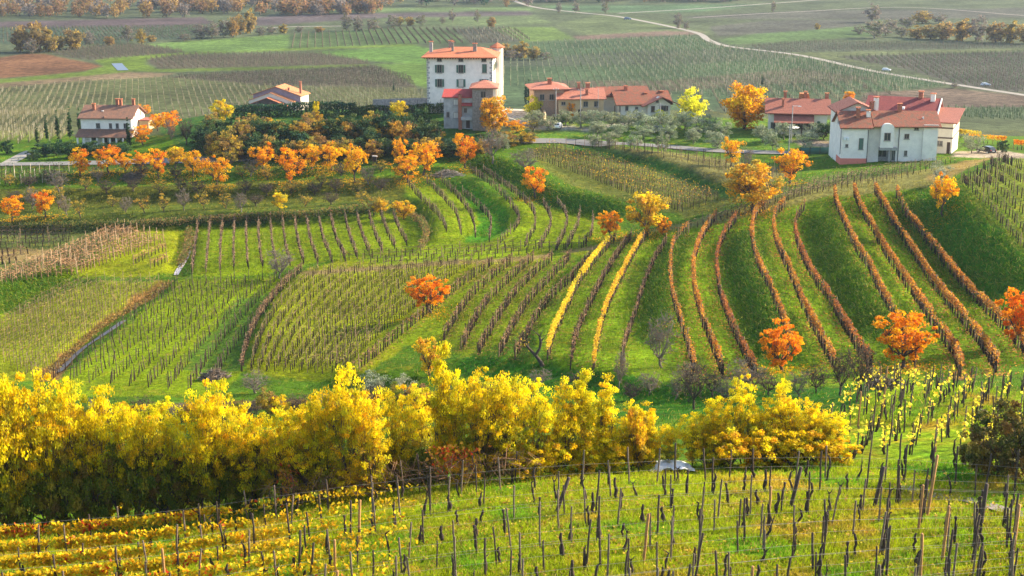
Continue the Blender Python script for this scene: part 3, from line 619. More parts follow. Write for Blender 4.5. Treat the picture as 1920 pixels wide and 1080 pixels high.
def pal_left(c):
    u = c[:, 0] / c[:, 1]; n = len(c); col = pick([(.82,.54,.01),(.88,.66,.02),(.66,.46,.02),(.42,.44,.02),(.74,.40,.01)], n)
    red = npr.rand(n) < np.clip(noise2(c[:, 0] * 1.3, c[:, 1] * 1.3, 1.7, 2) * 2.2 - 1.15, 0, 1) * np.clip(.8 - (u + .37) * 3.2, 0.03, 1); col[red] = pick([(.62,.08,.02),(.66,.16,.03),(.5,.05,.02)], red.sum()); return col
NR = family([(-190,1040),(0,1028),(300,1004),(640,956),(960,922),(1300,904),(1600,900),(1950,925)], [(-190,1430),(0,1395),(300,1350),(640,1290),(960,1240),(1300,1190),(1600,1150),(1950,1110)], 13)
for k, px in enumerate(NR):
    near_row(px, ['topmost', 'second', 'third', 'fourth', 'fifth', 'sixth', 'seventh', 'eighth', 'ninth', 'tenth', 'eleventh', 'twelfth', 'thirteenth', 'fourteenth', 'fifteenth', 'sixteenth', 'seventeenth'][k] + ' row of posts and black vine stumps on the grassy foreground slope', 'vine rows on the foreground slope', leafd=leaf_left, wires=(k % 3 != 1), pal=pal_left, step=1.3, leaf_z=(.55, 1.2))
# red and orange leaves on the first row at mid left
def leaf_mid(P):
    u = (P[:, 0] / P[:, 1]) * 2600 * .935 + 960; return np.exp(-((u - 850) / 38) ** 2) * 200 + np.exp(-((u - 655) / 30) ** 2) * 150 + np.exp(-((u - 540) / 14) ** 2) * 160
near_row([(500,958),(640,938),(860,914),(960,905)], 'overgrown vine row end with red and orange leaves and tangled canes', 'vine rows on the foreground slope', step=1.0, leafd=leaf_mid, pal=lambda c: pick([(.75,.22,.03),(.70,.10,.02),(.80,.42,.04),(.62,.30,.04)], len(c)), leaf_z=(.7, 2.6), leaf_s=.17, thin=False)
# tangled dry canes along that edge
# leafy rows at the upper right of the foreground
def leaf_ur(P): return np.clip(noise2(P[:,0]*1.0, P[:,1], 1.6, 3)*3.4-1.3, 0, 1) * 9
for k, px in enumerate(family([(1500,862),(1560,800),(1615,745),(1650,722)], [(1890,880),(1905,820),(1918,770),(1925,735)], 9)):
    near_row(px, 'vine row with lemon yellow leaf clumps on the upper right slope, ' + ORD[k] + ' from the left', 'yellow leafed rows on the upper right slope', step=1.6, leafd=leaf_ur, pal=lambda c: pick([(.82,.66,.04),(.75,.68,.06),(.85,.58,.04)], len(c)), leaf_z=(.6, 2.1), leaf_s=.2, wires=False)
# ---- vineyards of the plain: far too many stakes to count, one mass per field
def field_vines(px, dpx, spacing, step, h, t, cols, label, dens=1.0, strip_h=None, seedj=.5):
    pw = poly_world(px); a, b = hit([dpx[0][0], dpx[1][0]], [dpx[0][1], dpx[1][1]]); d = (b - a)[:2]; d /= np.linalg.norm(d); nrm = np.array([-d[1], d[0]])
    pr = pw @ d; ps = pw @ nrm; s_ = np.arange(ps.min(), ps.max(), spacing); t_ = np.arange(pr.min(), pr.max(), step); S, T = np.meshgrid(s_, t_)
    S = S.ravel() + npr.randn(S.size) * .08; T = T.ravel() + npr.randn(T.size) * seedj * .4
    X = d[0] * T + nrm[0] * S; Y = d[1] * T + nrm[1] * S; m = inside(pw, X, Y) & (npr.rand(X.size) < dens) & (abs(X / Y) < .40) & (Y > 330)
    X, Y = X[m], Y[m]; B = np.stack([X, Y, H(X, Y)], 1); B = B[(B[:, 2] < 12) | ((B[:, 1] > 345) & (B[:, 0] < -90))]; n = len(B)
    if n < 5: return
    c = pick(cols, n); parts = [boxes(B, h * (.7 + .6 * npr.rand(n)), t * .6, .03, c)]
    k = npr.rand(n) < .9; C_ = B[k] + [0, 0, h * .62]; parts.append(slivers(C_, step * .9, .2, np.tile([d[0], d[1], 0.0], (k.sum(), 1)) + npr.randn(k.sum(), 3) * .12, c[k] * .9))
    O = B.mean(0); O[2] = 0; tag(obj_from('vineyard', parts, M_wood, O), label, 'vineyard', 'vineyards of the plain', kind='stuff')
DK = [(.09,.075,.05),(.13,.105,.07),(.08,.09,.045)]; PL = [(.30,.27,.18),(.13,.12,.06),(.17,.16,.07),(.10,.09,.05)]; GR = [(.07,.12,.04),(.10,.13,.06),(.20,.24,.13)]
field_vines([(-30,172),(150,154),(300,146),(480,162),(640,165),(792,170),(800,200),(450,245),(250,215),(130,205),(130,260),(60,268),(-30,275)], ((300,150),(330,230)), 2.7, 1.35, 1.7, .17, PL, 'pale staked vines covering the olive green field behind the left house')
field_vines([(300,145),(480,135),(700,125),(770,145),(780,163),(500,160)], ((400,150),(600,143)), 2.8, 1.5, 1.7, .3, DK, 'mauve leafless vines in the field behind the orange roofed house')
field_vines([(272,112),(330,103),(600,100),(690,115),(690,120),(480,125),(300,130)], ((400,110),(430,126)), 3.4, 1.7, 1.8, .28, DK, 'dark staked vines in the long strip beyond the stream')
field_vines([(540,65),(640,58),(750,52),(850,55),(880,82),(780,82),(540,91)], ((640,60),(646,90)), 4.6, 1.2, 1.7, .36, [(.09,.09,.05),(.12,.09,.07)], 'widely spaced dark vine lines on the green field left of the castle roof')
field_vines([(985,82),(1290,67),(1350,86),(1500,107),(1780,160),(1700,170),(1400,187),(1200,172),(930,160),(950,120)], ((1200,90),(1270,160)), 3.4, 1.9, 1.8, .26, GR + PL[:1], 'grey green vines filling the wide field beyond the village')
field_vines([(1200,165),(1420,160),(1640,150),(1700,168),(1620,195),(1400,225),(1280,205)], ((1240,165),(1300,215)), 6.5, 1.5, 1.8, .3, [(.15,.14,.07),(.13,.11,.07),(.3,.27,.16)], 'slanting vine lines just behind the village houses')
field_vines([(1570,107),(1920,97),(1920,175),(1800,159),(1700,130)], ((1700,110),(1760,150)), 3.6, 2.0, 1.8, .28, DK + GR[:1], 'mauve vines right of the country road')
field_vines([(1400,88),(1500,79),(1900,82),(1920,90),(1560,97),(1450,99)], ((1500,84),(1530,96)), 4.0, 2.2, 1.8, .3, DK, 'dark strip of vines above the country road')
field_vines([(-30,53),(300,50),(420,48),(340,72),(130,84),(-30,80)], ((100,60),(300,55)), 4.0, 2.6, 2, .35, DK + GR[:1], 'blue grey vines behind the yellow tree clump')
field_vines([(95,98),(180,85),(270,84),(350,97),(250,107),(175,113),(130,108)], ((200,88),(240,108)), 3.5, 2, 1.8, .3, DK, 'mauve vines between ploughed land and green meadow')
field_vines([(850,55),(960,52),(1000,76),(880,82)], ((900,56),(925,80)), 3.6, 2.2, 1.8, .3, DK + PL[:1], 'speckled vines right above the castle roof')
field_vines([(1610,203),(1920,203),(1920,240),(1780,235)], ((1700,205),(1750,235)), 3.2, 1.6, 1.6, .22, GR, 'thin green vines behind the red roofed building')
# ------------------------------------------------------------------ trees and shrubs: a trunk with limbs, and a crown of many small leaves
M_barkt = mat('tree_bark', (.085, .065, .05), .95, .4, 4, .5, 12)
M_barkp = mat('pale_tree_bark', (.20, .17, .14), .95, .4, 4, .5, 12)
M_crown = attr_mat('tree_leaf', .55, .55, .07); M_crown_d = attr_mat('evergreen_leaf', .25, .6, .12); M_twig = attr_mat('twig', 0, .9)
P_OR = [(.85,.42,.004),(.88,.50,.005),(.82,.34,.004),(.74,.24,.004),(.88,.58,.008)]
P_RED = [(.82,.24,.005),(.86,.38,.005),(.72,.14,.005),(.88,.50,.006)]
P_DOR = [(.84,.30,.004),(.78,.23,.004),(.88,.42,.005)]
P_YE = [(.84,.62,.01),(.88,.70,.015),(.76,.52,.01),(.66,.50,.01)]
P_YO = [(.74,.46,.03),(.66,.36,.03),(.52,.36,.04),(.40,.34,.05)]
P_LI = [(.70,.72,.03),(.80,.78,.05),(.55,.62,.03)]
P_OL = [(.26,.30,.17),(.32,.35,.22),(.20,.25,.12),(.38,.40,.26)]
P_PALE = [(.36,.38,.25),(.28,.31,.18),(.44,.45,.32)]
P_DK = [(.035,.085,.025),(.05,.11,.03),(.025,.06,.025),(.09,.14,.03)]
P_TEAL = [(.03,.09,.05),(.04,.11,.06),(.05,.10,.035)]
P_BR = [(.30,.17,.07),(.24,.15,.08),(.36,.22,.07),(.20,.16,.06)]
P_GR = [(.16,.18,.04),(.12,.17,.04),(.22,.20,.05),(.28,.22,.05)]
P_GY = [(.20,.17,.15),(.16,.15,.13),(.24,.19,.15)]
def tree_parts(seed, h, trunk_h, cr, nclump, nleaf, leaf, pal, shape='vase', csz=.16, bark_r=.03, limbs=6, twigs=0, low=0.0, clump_var=.35, zs=.62, twr=.09, lowpal=None):
    q = np.random.RandomState(seed); wood = []; T = []
    lean = q.randn(2) * .04 * h
    tp = np.stack([np.linspace(0, lean[0], 6) + q.randn(6) * .012 * h, np.linspace(0, lean[1], 6) + q.randn(6) * .012 * h, np.linspace(-.15, trunk_h, 6)], 1)
    r0 = bark_r * h; wood.append(tube6(tp, np.linspace(r0 * 1.25, r0 * .8, 6), (1, 1, 1), 6)); top = tp[-1]; ends = []
    zc = (h + trunk_h * (.6 - low)) / 2; rz = (h - trunk_h * (.6 - low)) / 2
    for k in range(nclump):
        for _ in range(30):
            d = q.randn(3); d /= np.linalg.norm(d); rr = q.rand() ** .45
            x = d * rr * np.array([cr, cr, rz]); z = zc + x[2]; rel = (z - (zc - rz)) / (2 * rz)
            wmax = {'vase': .45 + .55 * min(1, rel * 1.6) if rel < .8 else 1.0, 'ball': 1.0, 'cone': 1.05 - .75 * rel, 'column': 1.0, 'spread': 1.0}[shape]
            if math.hypot(x[0], x[1]) <= cr * wmax: break
        ends.append([x[0] + top[0], x[1] + top[1], z])
    ends = np.array(ends); ang = np.arctan2(ends[:, 1] - top[1], ends[:, 0] - top[0]) + q.randn(len(ends)) * .1
    limb_tip = []
    for k in range(limbs):
        a = k * 6.283 / limbs + q.randn() * .3; e = q.uniform(.5, 1.1); L = cr * q.uniform(.45, .75)
        tip = top + np.array([math.cos(a) * L, math.sin(a) * L, max(.1 * h, (h - trunk_h) * e * .45)])
        s = np.linspace(0, 1, 6)[:, None]; P = top * (1 - s) + tip * s; P[:, 2] -= (s[:, 0] * (1 - s[:, 0])) * .08 * h * q.rand(); P += q.randn(6, 3) * .012 * h * s
        wood.append(tube6(P, np.linspace(r0 * .6, r0 * .22, 6), (1, 1, 1), 5)); limb_tip.append(P)
    for e in ends:
        best = min(limb_tip, key=lambda P: np.linalg.norm(P[-1] - e)); st = best[q.randint(2, 6)]
        s = np.linspace(0, 1, 5)[:, None]; P = st * (1 - s) + e * s + q.randn(5, 3) * .015 * h * s; wood.append(tube6(P, np.linspace(r0 * .22, r0 * .05, 5), (1, 1, 1), 3))
    for k in range(twigs):
        e = ends[q.randint(len(ends))]; P = e + np.linspace(0, 1, 3)[:, None] * (q.randn(3) * np.array([.09, .09, .07]) * h + [0, 0, .05 * h]); wood.append(tube6(P, np.linspace(r0 * twr, r0 * twr * .35, 3), (1, 1, 1), 3))
    V, Q, c = join(*wood); lv = None
    if nleaf:
        global npr; keep = npr; npr = q
        i = q.randint(0, len(ends), nleaf); off = q.randn(nleaf, 3); off /= (np.linalg.norm(off, axis=1)[:, None] + 1e-6); off *= (q.rand(nleaf, 1) ** .5) * np.array([1, 1, zs]) * csz * h * (0.6 + .8 * q.rand(len(ends)))[i][:, None]
        cen = ends[i] + off; cp = pick(pal, len(ends))
        if lowpal is not None:
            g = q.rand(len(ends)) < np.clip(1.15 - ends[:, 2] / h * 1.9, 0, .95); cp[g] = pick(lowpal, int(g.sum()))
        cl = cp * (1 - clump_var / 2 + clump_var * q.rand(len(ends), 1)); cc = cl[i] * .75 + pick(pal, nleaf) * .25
        # the tops are the first to turn: a little redder and lighter than the inner crown in the leaf's own colour
        lv = leaves(cen, leaf, cc, .3, .3); npr = keep
    return (V, Q), lv, ends
KINDS = {}
def kind(name, n, wm, lm, **kw):
    out = []
    for s in range(n):
        (V, Q), lv, _ = tree_parts(hash_(name) + s * 17, **kw)
        w_ = mesh_np('trunk', V, Q, None, wm, smooth=True); l_ = mesh_np('crown', lv[0], lv[1], lv[2], lm) if lv else None
        out.append((w_, l_))
    KINDS[name] = (out, kw['h'], kw['cr'])
def hash_(s): return sum(ord(c) * (i + 3) for i, c in enumerate(s)) % 9973
kind('cherry', 6, M_barkt, M_crown, h=6, trunk_h=1.5, cr=3.0, nclump=60, nleaf=2500, leaf=.21, pal=P_OR, csz=.11, twigs=110)
kind('cherry_red', 2, M_barkt, M_crown, h=6, trunk_h=1.5, cr=3.0, nclump=60, nleaf=2500, leaf=.21, pal=P_RED + P_OR[:2], csz=.11, twigs=110)
kind('cherry_big', 3, M_barkt, M_crown, h=6, trunk_h=1.2, cr=3.2, nclump=110, nleaf=5000, leaf=.20, pal=P_DOR, csz=.075, bark_r=.032, twigs=60)
kind('full', 3, M_barkt, M_crown, h=8, trunk_h=1.2, cr=3.3, nclump=80, nleaf=6500, leaf=.28, pal=P_OR, shape='ball', csz=.13, low=.4)
kind('goldgreen', 2, M_barkt, M_crown, h=8, trunk_h=1.4, cr=4.3, nclump=80, nleaf=6500, leaf=.28, pal=P_OR[:2] + P_YO, shape='ball', csz=.12)
kind('yellowthin', 2, M_barkt, M_crown, h=6, trunk_h=1.2, cr=2.6, nclump=45, nleaf=2600, leaf=.24, pal=P_YE + P_YO, shape='ball', csz=.12, twigs=80)
kind('lime', 1, M_barkt, M_crown, h=7, trunk_h=.8, cr=3, nclump=50, nleaf=3000, leaf=.3, pal=P_LI, shape='ball', low=.4)
kind('olive', 4, M_barkp, M_crown_d, h=4.2, trunk_h=.9, cr=2.3, nclump=30, nleaf=2200, leaf=.17, pal=P_OL, shape='ball', csz=.17, low=.2)
kind('pale', 2, M_barkp, M_crown_d, h=4, trunk_h=1.0, cr=1.9, nclump=26, nleaf=2200, leaf=.13, pal=P_PALE, shape='ball', csz=.17)
kind('bare', 4, M_barkp, M_crown, h=5, trunk_h=1.0, cr=2.2, nclump=60, nleaf=220, leaf=.14, pal=P_BR, csz=.1, twigs=420, limbs=8, twr=.2)
kind('bare_dark', 2, M_barkt, M_crown, h=5, trunk_h=1.1, cr=2.3, nclump=60, nleaf=120, leaf=.14, pal=P_BR, csz=.1, twigs=450, limbs=8, bark_r=.035, twr=.2)
kind('sparse', 3, M_barkt, M_crown, h=4.5, trunk_h=1.0, cr=2.1, nclump=32, nleaf=650, leaf=.18, pal=P_GR + P_YO, csz=.12, twigs=150)
kind('cypress', 2, M_barkt, M_crown_d, h=8, trunk_h=.5, cr=.85, nclump=60, nleaf=2600, leaf=.22, pal=P_DK[:3], shape='cone', csz=.045, low=1.0, bark_r=.012)
kind('dark', 3, M_barkt, M_crown_d, h=5, trunk_h=.4, cr=3.0, nclump=50, nleaf=4200, leaf=.24, pal=P_DK + P_TEAL, shape='ball', csz=.16, low=1.0)
kind('autshrub', 3, M_barkt, M_crown, h=4, trunk_h=.3, cr=2.2, nclump=45, nleaf=2400, leaf=.2, pal=P_YO + P_BR, shape='ball', csz=.15, low=1.0, twigs=120)
kind('undershrub', 4, M_barkt, M_crown, h=4, trunk_h=.3, cr=2.4, nclump=60, nleaf=5200, leaf=.15, pal=[(.20,.26,.02),(.13,.20,.02),(.30,.30,.03),(.40,.32,.03),(.26,.15,.04)], shape='ball', csz=.14, low=1.0, twigs=200, clump_var=.7)
kind('far', 3, M_barkt, M_crown, h=10, trunk_h=1.5, cr=4.5, nclump=40, nleaf=1300, leaf=.75, pal=[(.40,.26,.05),(.34,.24,.07),(.26,.20,.07),(.22,.14,.07),(.46,.32,.04)], shape='ball', csz=.17, low=.5)
kind('fargrey', 3, M_barkp, M_crown, h=10, trunk_h=1.5, cr=4, nclump=40, nleaf=800, leaf=.6, pal=P_GY + P_GR[:1], shape='ball', csz=.15, low=.3, twigs=120)
for s in range(6): pass
M_loc = attr_mat('locust_leaf', .6, .5, .03); P_LO = [(.90,.70,.008),(.92,.78,.012),(.84,.60,.008),(.72,.64,.012),(.52,.52,.02),(.82,.50,.008)]
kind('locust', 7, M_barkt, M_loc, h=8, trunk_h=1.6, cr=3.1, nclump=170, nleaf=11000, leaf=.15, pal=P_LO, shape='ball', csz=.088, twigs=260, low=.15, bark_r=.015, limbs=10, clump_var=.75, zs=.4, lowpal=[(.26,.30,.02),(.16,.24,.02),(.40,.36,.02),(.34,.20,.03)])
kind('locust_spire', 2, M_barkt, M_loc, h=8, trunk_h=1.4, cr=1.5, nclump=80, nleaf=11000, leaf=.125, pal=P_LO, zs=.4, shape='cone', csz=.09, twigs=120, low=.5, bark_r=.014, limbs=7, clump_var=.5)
_tn = 0
def plant(k, px, py, top, label, cat='tree', name=None, wpx=None, group=None, loc=None, rz=None, hm=None):
    """one tree: base at pixel (px, py) on the ground, its top at pixel row 'top'"""
    global _tn; _tn += 1
    var, h0, cr = KINDS[k]; p = at(px, py) if loc is None else np.array(loc, float); d = p[1]
    hm = hm or (py - top) * d / F * 1.04; s = hm / h0; sx = s if wpx is None else (wpx * d / F) / (2 * cr * 1.02)
    sx = min(max(sx, s * .4), s * 2.2)
    w_, l_ = var[_tn % len(var)]; root = bpy.data.objects.new(name or cat.replace(' ', '_'), None); COL.objects.link(root)
    root.location = (p[0], p[1], p[2] - .05); root.rotation_euler[2] = rnd.random() * 6.28 if rz is None else rz; root.scale = (sx, sx, s)
    link('trunk', w_, root)
    if l_: link('crown', l_, root)
    tag(root, label, cat, group); return root
# --- roadside and orchard cherries
LR = [(150,330,277,48,'cherry_red'),(203,326,270,54,'cherry'),(236,322,284,36,'cherry'),(265,323,280,40,'cherry'),(298,335,277,40,'cherry_red'),(328,316,272,38,'yellowthin'),(362,330,278,44,'cherry'),(408,352,290,60,'cherry'),(432,318,276,34,'sparse'),(494,324,265,52,'cherry'),(543,346,276,60,'cherry'),(585,318,272,44,'cherry'),(622,320,264,46,'cherry'),(663,342,266,56,'cherry')]
for k, (x, b, t, w_, kd) in enumerate(LR):
    plant(kd, x, b, t, ('orange' if 'cherry' in kd else 'yellow') + ' leaved cherry tree in the line below the road, ' + ORD[k] + ' from the left', 'cherry tree', wpx=w_ * 1.02, group='cherry trees along the road')
for kd, x, b, t, w_, lb in [
 ('cherry',748,312,256,34,'slim amber tree beside the recycling bins'), ('cherry_red',793,330,262,64,'red topped orange tree overlapping a lower one in mid orchard'), ('cherry',765,342,290,66,'lower orange tree leaning in front of a red topped one'),
 ('cherry_red',872,316,248,56,'brilliant red and yellow tree just below the two towers of the ruin'), ('cherry_red',1004,372,310,58,'fiery orange tree at the foot of the upper terrace'),
 ('cherry_red',22,414,366,62,'flame orange tree cut by the left edge of the picture'), ('cherry_red',85,408,354,46,'tall orange tree second from the left edge in the lower orchard'),
 ('yellowthin',525,398,357,34,'small round golden tree alone on the lower orchard bank'), ('sparse',700,405,360,36,'reddish brown feathery shrub above the level field'),
 ('yellowthin',712,404,372,30,'small orange and green shrub beside the feathery one'), ('yellowthin',758,412,372,44,'amber bush at the bend of the ditch'),
 ('yellowthin',1208,442,352,84,'tall golden leaved tree above the central fan of rows'), ('cherry_big',1147,447,392,56,'deep orange tree left of the tall golden one'), ('cherry_big',1243,440,405,38,'small red tree right of the tall golden one'),
 ('goldgreen',1415,396,304,112,'large round orange and green tree at the top of the orange rows'), ('cherry',1480,345,276,78,'broad orange tree on the lawn below the big white house'), ('cherry',1370,312,255,46,'orange tree beside the road among olives'),
 ('full',1395,242,152,78,'tall dense orange tree between the olive grove and the red roofed house'), ('lime',1300,226,168,54,'bright lime yellow tree behind the cream house'),
 ('cherry',1765,406,318,60,'orange tree on the grassy bank at the right'), ('pale',1762,345,303,44,'pale tan feathery bush above the orange tree at the right'),
 ('cherry_big',806,588,512,88,'vivid orange tree alone among the bare rows of the middle slope'), ('cherry_big',1468,696,594,96,'orange tree with yellow lower leaves at the foot of the orange rows'),
 ('cherry_big',1692,692,580,134,'spreading orange tree with dark limbs at the foot of the orange rows'), ('cherry_big',1918,650,528,100,'orange tree cut by the right edge of the picture'),
 ('goldgreen',925,256,180,64,'amber tree standing against the old lower house'), ('cherry',268,272,234,42,'orange tree at the corner of the left white house'), ('cherry_red',316,252,207,48,'red and orange tree right of the left white house'),
 ('cherry_red',296,246,212,36,'smaller orange tree touching the left white house'), ('cherry_red',270,222,196,36,'orange treetop behind the left white house roof'), ('yellowthin',418,238,184,38,'golden tree left of the long ivy wall'),
 ('yellowthin',750,246,186,40,'yellow tree growing against the ivy covered wall'), ('yellowthin',592,232,188,16,'slender yellow tree rising over the ivy wall'), ('full',1590,200,171,22,'small orange tree on the plain behind the red roofed house'),
 ('cherry',1070,222,190,20,'narrow orange creeper tree before the ochre house'), ('cherry',970,250,225,44,'low amber bush beside the paved yard'),('sparse',1000,246,226,30,'yellow green bush beside the paved yard')]:
    plant(kd, x, b, t, lb, 'tree', wpx=w_)
SMALL = [(235,399,368),(271,399,365),(306,398,362),(345,394,354),(382,391,355),(424,391,362),(453,397,360),(571,388,362),(110,392,350),(125,404,366),(152,408,368),(60,386,350),(185,340,312),(500,338,310),(603,350,318),(690,345,312)]
for k, (x, b, t) in enumerate(SMALL):
    plant('sparse' if k % 3 else 'bare', x, b, t, 'thin half bare fruit tree on the left orchard slope, ' + ORD[k] + ' of those listed from the hedge end' if False else ['spindly','grey green','dull green','round headed','orange tipped','grey','rusty','faint','crooked','twiggy','reddish','pale','leafless','slim bare','gnarled','wispy'][k] + ' half bare fruit tree on the left orchard slope', 'fruit tree', wpx=32, group='half bare fruit trees of the left orchard')
for x, b, t, w_, kd, lb in [(110,360,318,50,'bare','wide leafless tree below the road at the far left'), (470,330,296,46,'bare','pale bare tree between two orange cherries'), (925,306,240,52,'bare','tall bare tree below the amber tree of the old house'), (350,272,222,34,'bare_dark','dark bare tree on the slope right of the left white house'), (322,262,225,26,'bare','bare tree just behind the orange one by the left white house'),
   (985,322,280,66,'bare','rounded leafless bush at the start of the amber terrace'), (1240,690,582,74,'bare','bare tree with a few orange tips at the foot of the slope'), (1300,768,668,66,'bare_dark','dark bare tree behind the yellow wood'), (1268,748,690,50,'bare','low tangled bare tree behind the yellow wood'), (1160,728,652,36,'bare','thin leafless sapling in the middle of the meadow'),
   (1612,738,640,64,'bare_dark','blackish bare tree below the dark orange rows'), (1575,742,650,54,'bare_dark','blackish bare tree left of its twin below the orange rows'), (1390,738,668,64,'bare','grey bare tree below the orange rows'),
   (525,522,462,62,'bare','silver grey bush with a dark base beside the brown edge row'), (478,736,694,66,'bare','silvery shrub at the lower end of the brown edge row'), (703,746,690,58,'pale','whitish olive tree at the edge of the yellow wood'), (757,742,700,46,'pale','small whitish olive tree right of a larger one'), (806,706,620,54,'yellowthin','golden sapling rising over the yellow wood near the centre'),
   (60,392,352,40,'bare','bare tree in the lower orchard between two orange trees'), (1400,318,276,30,'bare','bare grey tree by the road among olives'), (1880,286,262,22,'dark','small dark bush by the parked car'), (1822,288,252,46,'olive','green round tree beside the tall white building')]:
    plant(kd, x, b, t, lb, 'tree', wpx=w_)
BT = [(1215,742,694),(1335,744,690),(1358,752,700),(1440,742,696),(1500,744,690),(1530,738,680),(1290,728,676),(1650,742,692),(1420,728,684),(1185,752,712),(1010,722,690),(1080,726,696)]
for k, (x, b, t) in enumerate(BT): plant('bare_dark' if k % 2 else 'bare', x, b, t, 'low bare bush in the thicket below the orange rows, ' + ORD[k] + ' of its kind', 'bush', wpx=54, group='bare thicket below the orange rows')
OB = [(20,348,326),(55,352,328),(90,338,318),(160,356,332),(200,362,338),(250,358,334),(300,362,336),(340,360,334),(370,364,338),(410,366,342),(460,362,336),(500,366,342),(545,362,338),(590,366,340),(630,360,334),(670,364,338),(715,358,334),(30,380,356),(210,388,366),(480,386,364),(620,384,360),(680,382,358),(265,330,306),(330,336,310),(455,332,308),(560,330,306),(640,330,306),(715,322,300)]
for k, (x, b, t) in enumerate(OB): plant('bare_dark' if k % 3 else 'sparse', x, b, t, 'scrubby dark bush on the left orchard terraces, ' + ORD[k] + ' of the scrub', 'bush', wpx=36, group='scrub of the orchard terraces')
# the pruned old tree
def old_tree(px, py):
    p = at(px, py); root = bpy.data.objects.new('pruned_tree', None); COL.objects.link(root); root.location = p
    A = np.array([[.6,0,-.2],[.3,0,.5],[-.3,.05,1.3],[-1.2,.1,2.3],[-1.7,.1,2.9]]); B = np.array([[-.4,0,1.4],[.1,.1,2.2],[.25,0,3.0],[.1,.1,3.6]]); C = np.array([[-1.2,.1,2.3],[-1.3,.3,3.0],[-1.9,.3,3.5]])
    tw = [tube6(np.array(e) + np.linspace(0, 1, 3)[:, None] * (npr.randn(3) * [.6,.6,.3] + [0,0,.7]), [.04,.025,.01], (1,1,1), 3) for e in ([.1,.1,3.6],[-1.7,.1,2.9],[-1.9,.3,3.5],[.25,0,3.0]) for _ in range(12)]
    V, Q, c = join(tube6(A, [.32,.26,.22,.16,.13], (1,1,1)), tube6(B, [.17,.15,.17,.16], (1,1,1)), tube6(C, [.12,.1,.08], (1,1,1)), *tw)
    link('trunk', mesh_np('trunk', V, Q, None, M_barkt, smooth=True), root); cen = np.array([-1.7,.1,3.1]) + npr.randn(50, 3) * .4
    link('crown', mesh_np('crown', *leaves(cen, .16, pick(P_YO, 50)), M_crown), root); tag(root, 'old dark leaning tree with a pruned forked trunk', 'tree')
old_tree(1010, 688)
# --- olives of the village slope
OLV = [(1003,238,206),(1027,245,214),(1062,236,208),(1090,240,207),(1118,238,204),(1146,240,206),(1172,246,210),(1196,240,206),(1216,250,214),(1240,240,206),(1262,250,216),(1284,244,208),(1308,254,218),(1330,248,212),(1350,262,226),(1120,256,226),(1160,258,230),(1206,262,232),(1256,262,234),(1300,270,238),(1345,280,244),(1430,268,232),(1450,282,246),(1470,262,228),(1510,280,246),(1530,262,228)]
for k, (x, b, t) in enumerate(OLV):
    plant('olive', x, b, t, 'grey green olive tree of the village grove, ' + ORD[k] + (' from the left' if k < 15 else ' down the slope'), 'olive tree', wpx=(42, 36, 48)[k % 3], group='olive trees of the village grove')
for k, (x, b, t) in enumerate([(945,282,250),(1115,277,251),(1143,275,246),(1190,279,251),(1240,286,248)]):
    plant('olive', x, b, t, 'lone olive tree standing along the road edge, ' + ORD[k] + ' from the left', 'olive tree', wpx=32, group='olive trees along the road')
for k, (x, b, t) in enumerate([(70,272,229),(90,262,215),(109,261,204),(130,260,199),(149,252,200),(245,276,219)]):
    plant('cypress', x, b, t, ['low slim cypress','slim cypress','tall slim cypress','tallest slim cypress','slim cypress touching the wall','dark cypress in front'][k] + ' by the left white house, ' + ORD[k] + ' from the left', 'cypress', wpx=(b - t) * .17, group='cypresses by the left house')
for k, (x, b, t) in enumerate([(987,196,152),(994,196,149),(1000,196,158)]):
    plant('cypress', x, b, t, 'small dark cypress behind the terraced garden, ' + ORD[k] + ' of three', 'cypress', wpx=8, group='three garden cypresses')
plant('cypress', 1428, 160, 140, 'lone dark cypress out on the plain', 'cypress', wpx=5); plant('cypress', 738, 172, 154, 'tiny dark cypress beside the white castle', 'cypress', wpx=4)
plant('dark', 14, 288, 262, 'small round dark tree on the lawn at the left edge', 'tree', wpx=24); plant('dark', 1053, 236, 212, 'small dark conical shrub at the yard edge', 'shrub', wpx=10)
plant('lime', 998, 218, 181, 'bright green shrub above the terraced garden', 'shrub', wpx=34); plant('lime', 1235, 226, 206, 'bright green shrub before the cream house', 'shrub', wpx=26)
plant('dark', 1545, 262, 226, 'big green bush between the red roofed house and the white one', 'shrub', wpx=42); plant('dark', 1492, 250, 218, 'rounded dark creeper over the house porch', 'shrub', wpx=42)
DB = [(82,294,268,46),(105,292,262,40),(130,296,262,44),(168,292,264,50),(200,292,266,46),(228,290,268,40),(62,300,282,30),(385,288,236,56),(412,282,232,50),(440,292,238,56),(470,290,246,50),(510,290,250,46),(560,284,246,50),(600,290,252,46),(642,284,250,46),(690,286,240,50),(715,270,206,60),(760,280,226,56),(800,282,232,54),(845,286,256,60),(880,284,258,60),(955,272,246,50),(790,250,196,44),(660,262,214,50),(628,250,208,44),(400,262,214,44)]
for k, (x, b, t, w_) in enumerate(DB):
    plant('dark' if k % 4 != 1 or k < 7 else 'autshrub', x, b, t, ('dark evergreen' if k % 4 != 1 or k < 7 else 'olive brown') + ' bush ' + ('hedging the left white house, ' + ORD[k] + ' from the left' if k < 7 else 'on the steep bank below the ivy wall, number ' + ORD[k - 7] + ' along the bank'), 'bush', wpx=w_, group='bushes of the left house' if k < 7 else 'bushes on the castle bank')
DB2 = [(395,270,222),(425,270,224),(455,268,222),(485,266,220),(512,270,226),(545,268,224),(578,272,226),(612,266,222),(640,270,226),(675,268,222),(705,262,210),(735,256,206),(770,262,212),(805,268,226),(420,300,262),(480,298,262),(520,298,262),(575,298,264),(630,296,262),(665,294,258),(720,292,254),(760,294,256),(812,294,258),(860,296,262)]
